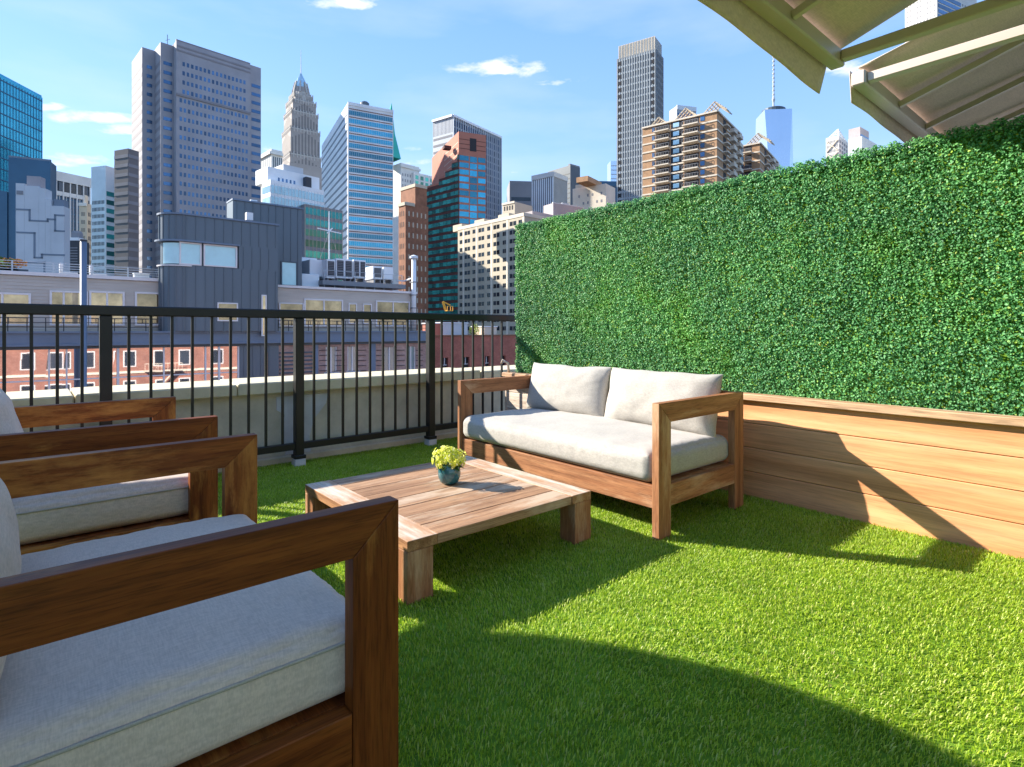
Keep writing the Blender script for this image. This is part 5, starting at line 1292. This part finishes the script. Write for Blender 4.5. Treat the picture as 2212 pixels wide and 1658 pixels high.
def rchair(px_, k, lab):
    x = ax(px_, Yr+.9); y = Yr+.9; r_ = rthing('lounge_chair', lab, 'chair', x, y, zr-.25)
    z = zr-.25
    m = MB(); m.box(x-.45, x+.45, y-.4, y+.4, z+.33, z+.5, .03); m.build('seat', M['white_frame'], r_); m = MB(); m.box(x-.45, x-.28, y-.4, y+.4, z+.51, z+1.05, .03); m.build('backrest', M['white_frame'], r_)
    for a in (-.4, .36):
        for b_ in (-.36, .32): m = MB(); m.box(x+a, x+a+.05, y+b_, y+b_+.05, z, z+.329); m.build('leg', M['mid_grey'], r_)
rchair(148, 0, 'pale lounge chair on the roof terrace just left of the steel post'); rchair(212, 1, 'pale lounge chair on the roof terrace just right of the steel post')
x = ax(305, Yr+.5); r_ = rthing('roof_box', 'small white box by the roof railing near the metal block', 'box', x, Yr+.5, zr-.25); m = MB(); m.box(x-.42, x+.42, Yr+.2, Yr+.8, zr-.25, zr+.35, .02); m.build('body', M['white_metal'], r_); m = MB(); m.box(x-.46, x+.46, Yr+.16, Yr+.84, zr+.351, zr+.42, .02); m.build('lid', M['white_metal'], r_)
# air handling units on the right roof
Yh = YP+3
def hvac(pa, pb, ya, yb, label, fans, Y=Yh, dep=1.6, name='air_unit'):
    x0, x1 = ax(pa, Y), ax(pb, Y); z1, z0 = az((pa+pb)/2, ya, Y), az((pa+pb)/2, yb, Y)
    r_ = rthing(name, label, 'air conditioner', (x0+x1)/2, Y, z0, 'air conditioning units on the roof across the street')
    m = MB(); m.box(x0, x1, Y, Y+dep, z0, z1, .03); m.build('casing', M['white_metal'], r_)
    for k in range(fans):
        a = x0+(x1-x0)*(k+.12)/fans; b_ = x0+(x1-x0)*(k+.88)/fans; m = MB(); m.box(a, b_, Y-.03, Y-.001, z0+.18, z1-.15); g = m.build('fan_grille', M['dark_metal'], r_)
        m = MB()
        for q in range(9): z = z0+.25+(z1-z0-.5)*q/8; m.box(a+.04, b_-.04, Y-.05, Y-.031, z-.018, z+.018)
        m.build('grille_bars', M['mid_grey'], g)
    for xx in (x0+.1, x1-.2): m = MB(); m.box(xx, xx+.1, Y+.1, Y+dep-.1, z0-.35, z0-.001); m.build('foot', M['mid_grey'], r_)
hvac(669, 705, 562, 598, 'biggest plain white air unit beside the slate metal block', 0, Yh+1, 2.4); hvac(706, 724, 561, 602, 'narrow white air unit with one dark grille next to the plain one', 1)
hvac(726, 762, 560, 602, 'white air unit with two dark grilles in the middle of the roof', 2); hvac(764, 790, 562, 602, 'white air unit with two narrow grilles right of the middle', 2)
hvac(806, 826, 576, 604, 'small air unit with one wide dark grille toward the steel flue', 1, Yh+.4); hvac(829, 850, 578, 604, 'small plain pale air unit nearest to the steel flue', 0, Yh+.4)
Yq = Yh-.5; r_ = rthing('roof_platform', 'dark grey steel platform with guard rail carrying the air units', 'platform', ax(790, Yq), Yq, zr2-.35)
zp = az(790, 603, Yh); m = MB(); m.box(ax(690, Yh), ax(868, Yh), Yh-.7, Yh+3.5, zp-.75, zp-.36); m.build('deck', M['mid_grey'], r_)
m = MB(); z = az(790, 590, Yq)
for zz_ in (z, z-.45): m.box(ax(700, Yq), ax(868, Yq), Yq-.02, Yq+.02, zz_-.02, zz_+.02)
for k in range(9): x = ax(700, Yq)+(ax(868, Yq)-ax(700, Yq))*k/8; m.box(x-.02, x+.02, Yq-.05, Yq-.021, zr2-.36, z+.02)
m.build('guard_rail', M['fin_grey'], r_)
r_ = rthing('duct_box', 'low white duct box at the left end of the air units', 'duct', ax(665, Yh+1.5), Yh+1.5, zr2); m = MB(); m.box(ax(652, Yh+.2), ax(690, Yh+.2), Yh+.2, Yh+.9, zr2-.3, az(670, 592, Yh), .03); m.build('body', M['white_metal'], r_); m = MB(); m.box(ax(652, Yh+2), ax(700, Yh+2), Yh+3.6, Yh+5.5, zr2-.3, az(675, 556, Yh+3), .03); m.build('rear_duct', M['white_metal'], r_)
xq, yq = ax(894, YP-.35), YP-.35; r_ = rthing('steel_flue', 'tall pale steel flue pipe with a cap at the end of the clapboard roof', 'flue', xq, yq, zB1); zt = az(894, 560, yq)
m = MB(); m.tube([(xq, yq, zB1), (xq, yq, zt)], .2, 16); m.build('pipe', M['white_metal'], r_, True); m = MB(); m.lathe([(.2, zt), (.36, zt+.05), (.36, zt+.22), (.1, zt+.34), (0, zt+.36)], (xq, yq), 18); m.build('cap', M['white_metal'], r_)
for k in range(3): m = MB(); z = az(894, 610+k*28, yq); m.box(xq-.24, xq+.24, yq-.2, YP-.03, z-.04, z+.04); m.build('bracket', M['mid_grey'], r_)
m = MB(); m.tube([(xq-.15, yq+.3, az(894, 602, yq)), (ax(872, Yh), Yh-.2, az(872, 608, Yh)), (ax(856, Yh), Yh-.2, az(856, 607, Yh))], .07, 6); m.build('branch_pipe', M['white_metal'], r_)
xq, yq = ax(711, Yh+6), Yh+6; r_ = rthing('antenna_mast', 'thin white antenna mast with cross arms above the air units', 'antenna', xq, yq, zr2-.3)
zt = az(711, 457, yq); m = MB(); m.tube([(xq, yq, zr2-.3), (xq, yq, zt)], [.12, .05], 8); m.build('pole', M['white_metal'], r_)
zc = az(711, 500, yq); m = MB(); m.tube([(xq-1.1, yq, zc+.15), (xq+1.1, yq-.2, zc-.12)], .05, 6); m.build('cross_arm', M['white_metal'], r_); m = MB(); m.tube([(xq-.4, yq-.5, zc-.3), (xq+.5, yq+.4, zc+.4)], .045, 6); m.build('cross_arm', M['white_metal'], r_)
for a in (-2.4, 2.2): m = MB(); m.tube([(xq, yq, zc), (xq+a, yq-1, zr2-.3)], .018, 5); m.build('guy_wire', M['mid_grey'], r_)

# red brick house further right, with what stands on it
YB = 52.0
red = empty('brick_house', (ax(1020, YB), YB, GROUND), 0, 'low red brick house with small dark windows seen through the railing', 'building')
xa, xb = ax(938, YB), ax(1170, YB); zt = az(1000, 727, YB)
wx = [(957, 968), (1001, 1014), (1048, 1058), (1081, 1092), (1118, 1130)]; zt_, zs_ = az(1000, 772, YB), az(1000, 803, YB)
m = MB(); edges = [xa]+[ax(p, YB) for w in wx for p in w]+[xb]
for i in range(0, len(edges), 2): m.box(edges[i], edges[i+1], YB, YB+.4, GROUND, zt)
for i in range(1, len(edges)-1, 2): m.box(edges[i], edges[i+1], YB+.001, YB+.4, zt_, zt); m.box(edges[i], edges[i+1], YB+.001, YB+.4, GROUND, zs_)
m.box(xa, xb, YB+.41, YB+10, GROUND, zt-.3); m.build('front_wall', M['brick_red'], red)
for i in range(1, len(edges)-1, 2):
    m = MB(); xm = (edges[i]+edges[i+1])/2; m.box(edges[i]+.01, edges[i+1]-.01, YB+.2, YB+.28, (zt_+zs_)/2-.04, (zt_+zs_)/2+.04); m.box(xm-.04, xm+.04, YB+.2, YB+.28, (zt_+zs_)/2+.041, zt_-.01)
    w = m.build('window', M['white_frame'], red); m = MB(); m.box(edges[i]+.01, edges[i+1]-.01, YB+.29, YB+.33, zs_+.01, zt_-.01); m.build('pane', M['g_dark'], w)
    m = MB(); m.box(edges[i]-.1, edges[i+1]+.1, YB-.06, YB-.001, zs_-.16, zs_-.01); m.build('sill', M['concrete_pale'], w)
m = MB(); m.box(xa-.1, xb, YB-.12, YB+.5, zt+.001, zt+.16); m.build('roof_coping', M['brown_brick'], red)
def rb(name, label, cat, pa, pb, ya, yb, mat, Y, dep=2.5, cap=None):
    x0, x1 = ax(pa, Y), ax(pb, Y); z1, z0 = az((pa+pb)/2, ya, Y), zt-.3
    r_ = rthing(name, label, cat, (x0+x1)/2, Y, z0); m = MB(); m.box(x0, x1, Y, Y+dep, z0, z1); m.build('body', M[mat], r_); m = MB(); m.box(x0-.08, x1+.08, Y-.08, Y+dep+.08, z1+.001, z1+.12); m.build('coping', M[cap or mat], r_)
rb('stair_bulkhead', 'bright red stair bulkhead on the brick house next to the railing post', 'bulkhead', 938, 955, 700, 727, 'red_granite', YB+2, cap='white_metal')
rb('stair_bulkhead', 'wide white panelled bulkhead on the red brick house roof', 'bulkhead', 957, 1010, 699, 727, 'pale_panel', YB+1.5, cap='white_metal')
rb('roof_unit', 'small cream rooftop box near the hedge on the red brick house', 'rooftop unit', 1046, 1073, 707, 727, 'cream', YB+1.5, cap='white_metal')
leaf_clump('roof_tree', (ax(1025, YB+2), YB+2, az(1025, 713, YB+2)), (.75, .6, .75), 320, .22, pm('tree_leaf', (.34, .42, .05), .6, 0, .3, .3, 3, island=.5), 'little yellow green tree on the roof of the brick house', 'tree', zt-.3)
# yellow crane boom
D_ = 130; p = P(963, D_); r_ = rthing('yellow_lift', 'yellow boom lift showing above the railing before the apartment block', 'boom lift', p.x, p.y, GROUND)
def q3(px, py): v = P(px, D_); return (v.x, v.y, Z(py, D_))
M['yellow'] = pm('yellow_paint', (.75, .36, .03), .5, 0, .4, .1)
m = MB(); m.bar(q3(957, 652), q3(963, 672), .45, .5); m.build('upper_boom', M['yellow'], r_); m = MB(); m.bar(q3(957, 652), q3(973, 660), .3, .3); m.build('jib', M['yellow'], r_)
m = MB(); m.bar(q3(963, 671), (p.x, p.y, GROUND+1.2), .6, .6); m.build('mast', M['yellow'], r_); v = P(970, D_); m = MB(); z = Z(668, D_)
m.box(v.x-.8, v.x+.8, v.y-.5, v.y+.5, z-.5, z-.35); 
for a in (-.8, .7): 
    for b_ in (-.5, .4): m.box(v.x+a, v.x+a+.1, v.y+b_, v.y+b_+.1, z-.349, z+.55)
m.box(v.x-.8, v.x+.8, v.y-.5, v.y-.42, z+.551, z+.65); m.build('basket', M['yellow'], r_); m = MB(); m.box(p.x-1.5, p.x+1.5, p.y-1.2, p.y+1.2, GROUND+.5, GROUND+1.7); m.build('chassis', M['yellow'], r_)

# our own side of the street: brick fronts below the terrace (they show in the glass opposite)
g_ = MB(); g_.box(3.66, 45, -12, 4.35, -.155, -.004); tag(g_.build('roof_terrace', M['roof_grey']), kind='structure')
own = empty('brick_row', (5, 2, GROUND), 0, 'orange brick building under the terrace, facing the street', 'building')
m = MB(); m.box(-30, 45, -12, 4.60, GROUND, -.16); m.build('wall', M['brick_own'], own)
Yo = 4.60
for j in range(4):
    z = -3.3-j*3.5
    for i in range(24):
        x = -28+i*3.0; m = MB(); m.box(x, x+1.25, Yo, Yo+.06, z, z+1.9); w = m.build('window', M['white_frame'], own); m = MB(); m.box(x+.1, x+1.15, Yo+.061, Yo+.08, z+.1, z+1.8); m.build('pane', M['g_dark'], w)
    m = MB(); m.box(-30, 45, Yo, Yo+.12, z-.75, z-.5); m.build('stone_band', M['cream'], own)
for x0 in (-8.0, 10.0, 25.0):
    m = MB()
    for j in range(4):
        z = -3.9-j*3.5; m.box(x0, x0+4.2, Yo+.13, Yo+1.1, z, z+.08); m.box(x0, x0+4.2, Yo+1.05, Yo+1.1, z+.9, z+.96)
        for k in range(12): m.box(x0+k*.38, x0+k*.38+.03, Yo+1.06, Yo+1.09, z+.08, z+.9)
        if j: m.bar((x0+.5, Yo+.7, z+.1), (x0+3.4, Yo+.7, z+3.4), .5, .07)
    m.build('fire_escape', M['cream'], own)
# cornice and taller neighbours left and right on our side
nb = empty('brick_row', (-22, -4, GROUND), 0, 'taller red brick neighbour standing left of the terrace beyond the frame', 'building')
m = MB(); m.box(-34, -12.05, -12.1, 4.75, GROUND, 4.2); m.build('wall', M['brick_own'], nb)
for j in range(2):
    for i in range(6): m = MB(); x = -32+i*3.2; m.box(x, x+1.3, 4.75, 4.83, -2.8+j*3.5, -.8+j*3.5); m.build('window', M['white_frame'], nb)
m = MB(); m.box(-34.2, -11.9, 4.4, 5.05, 4.2, 4.7); m.build('cornice', M['cream'], nb)
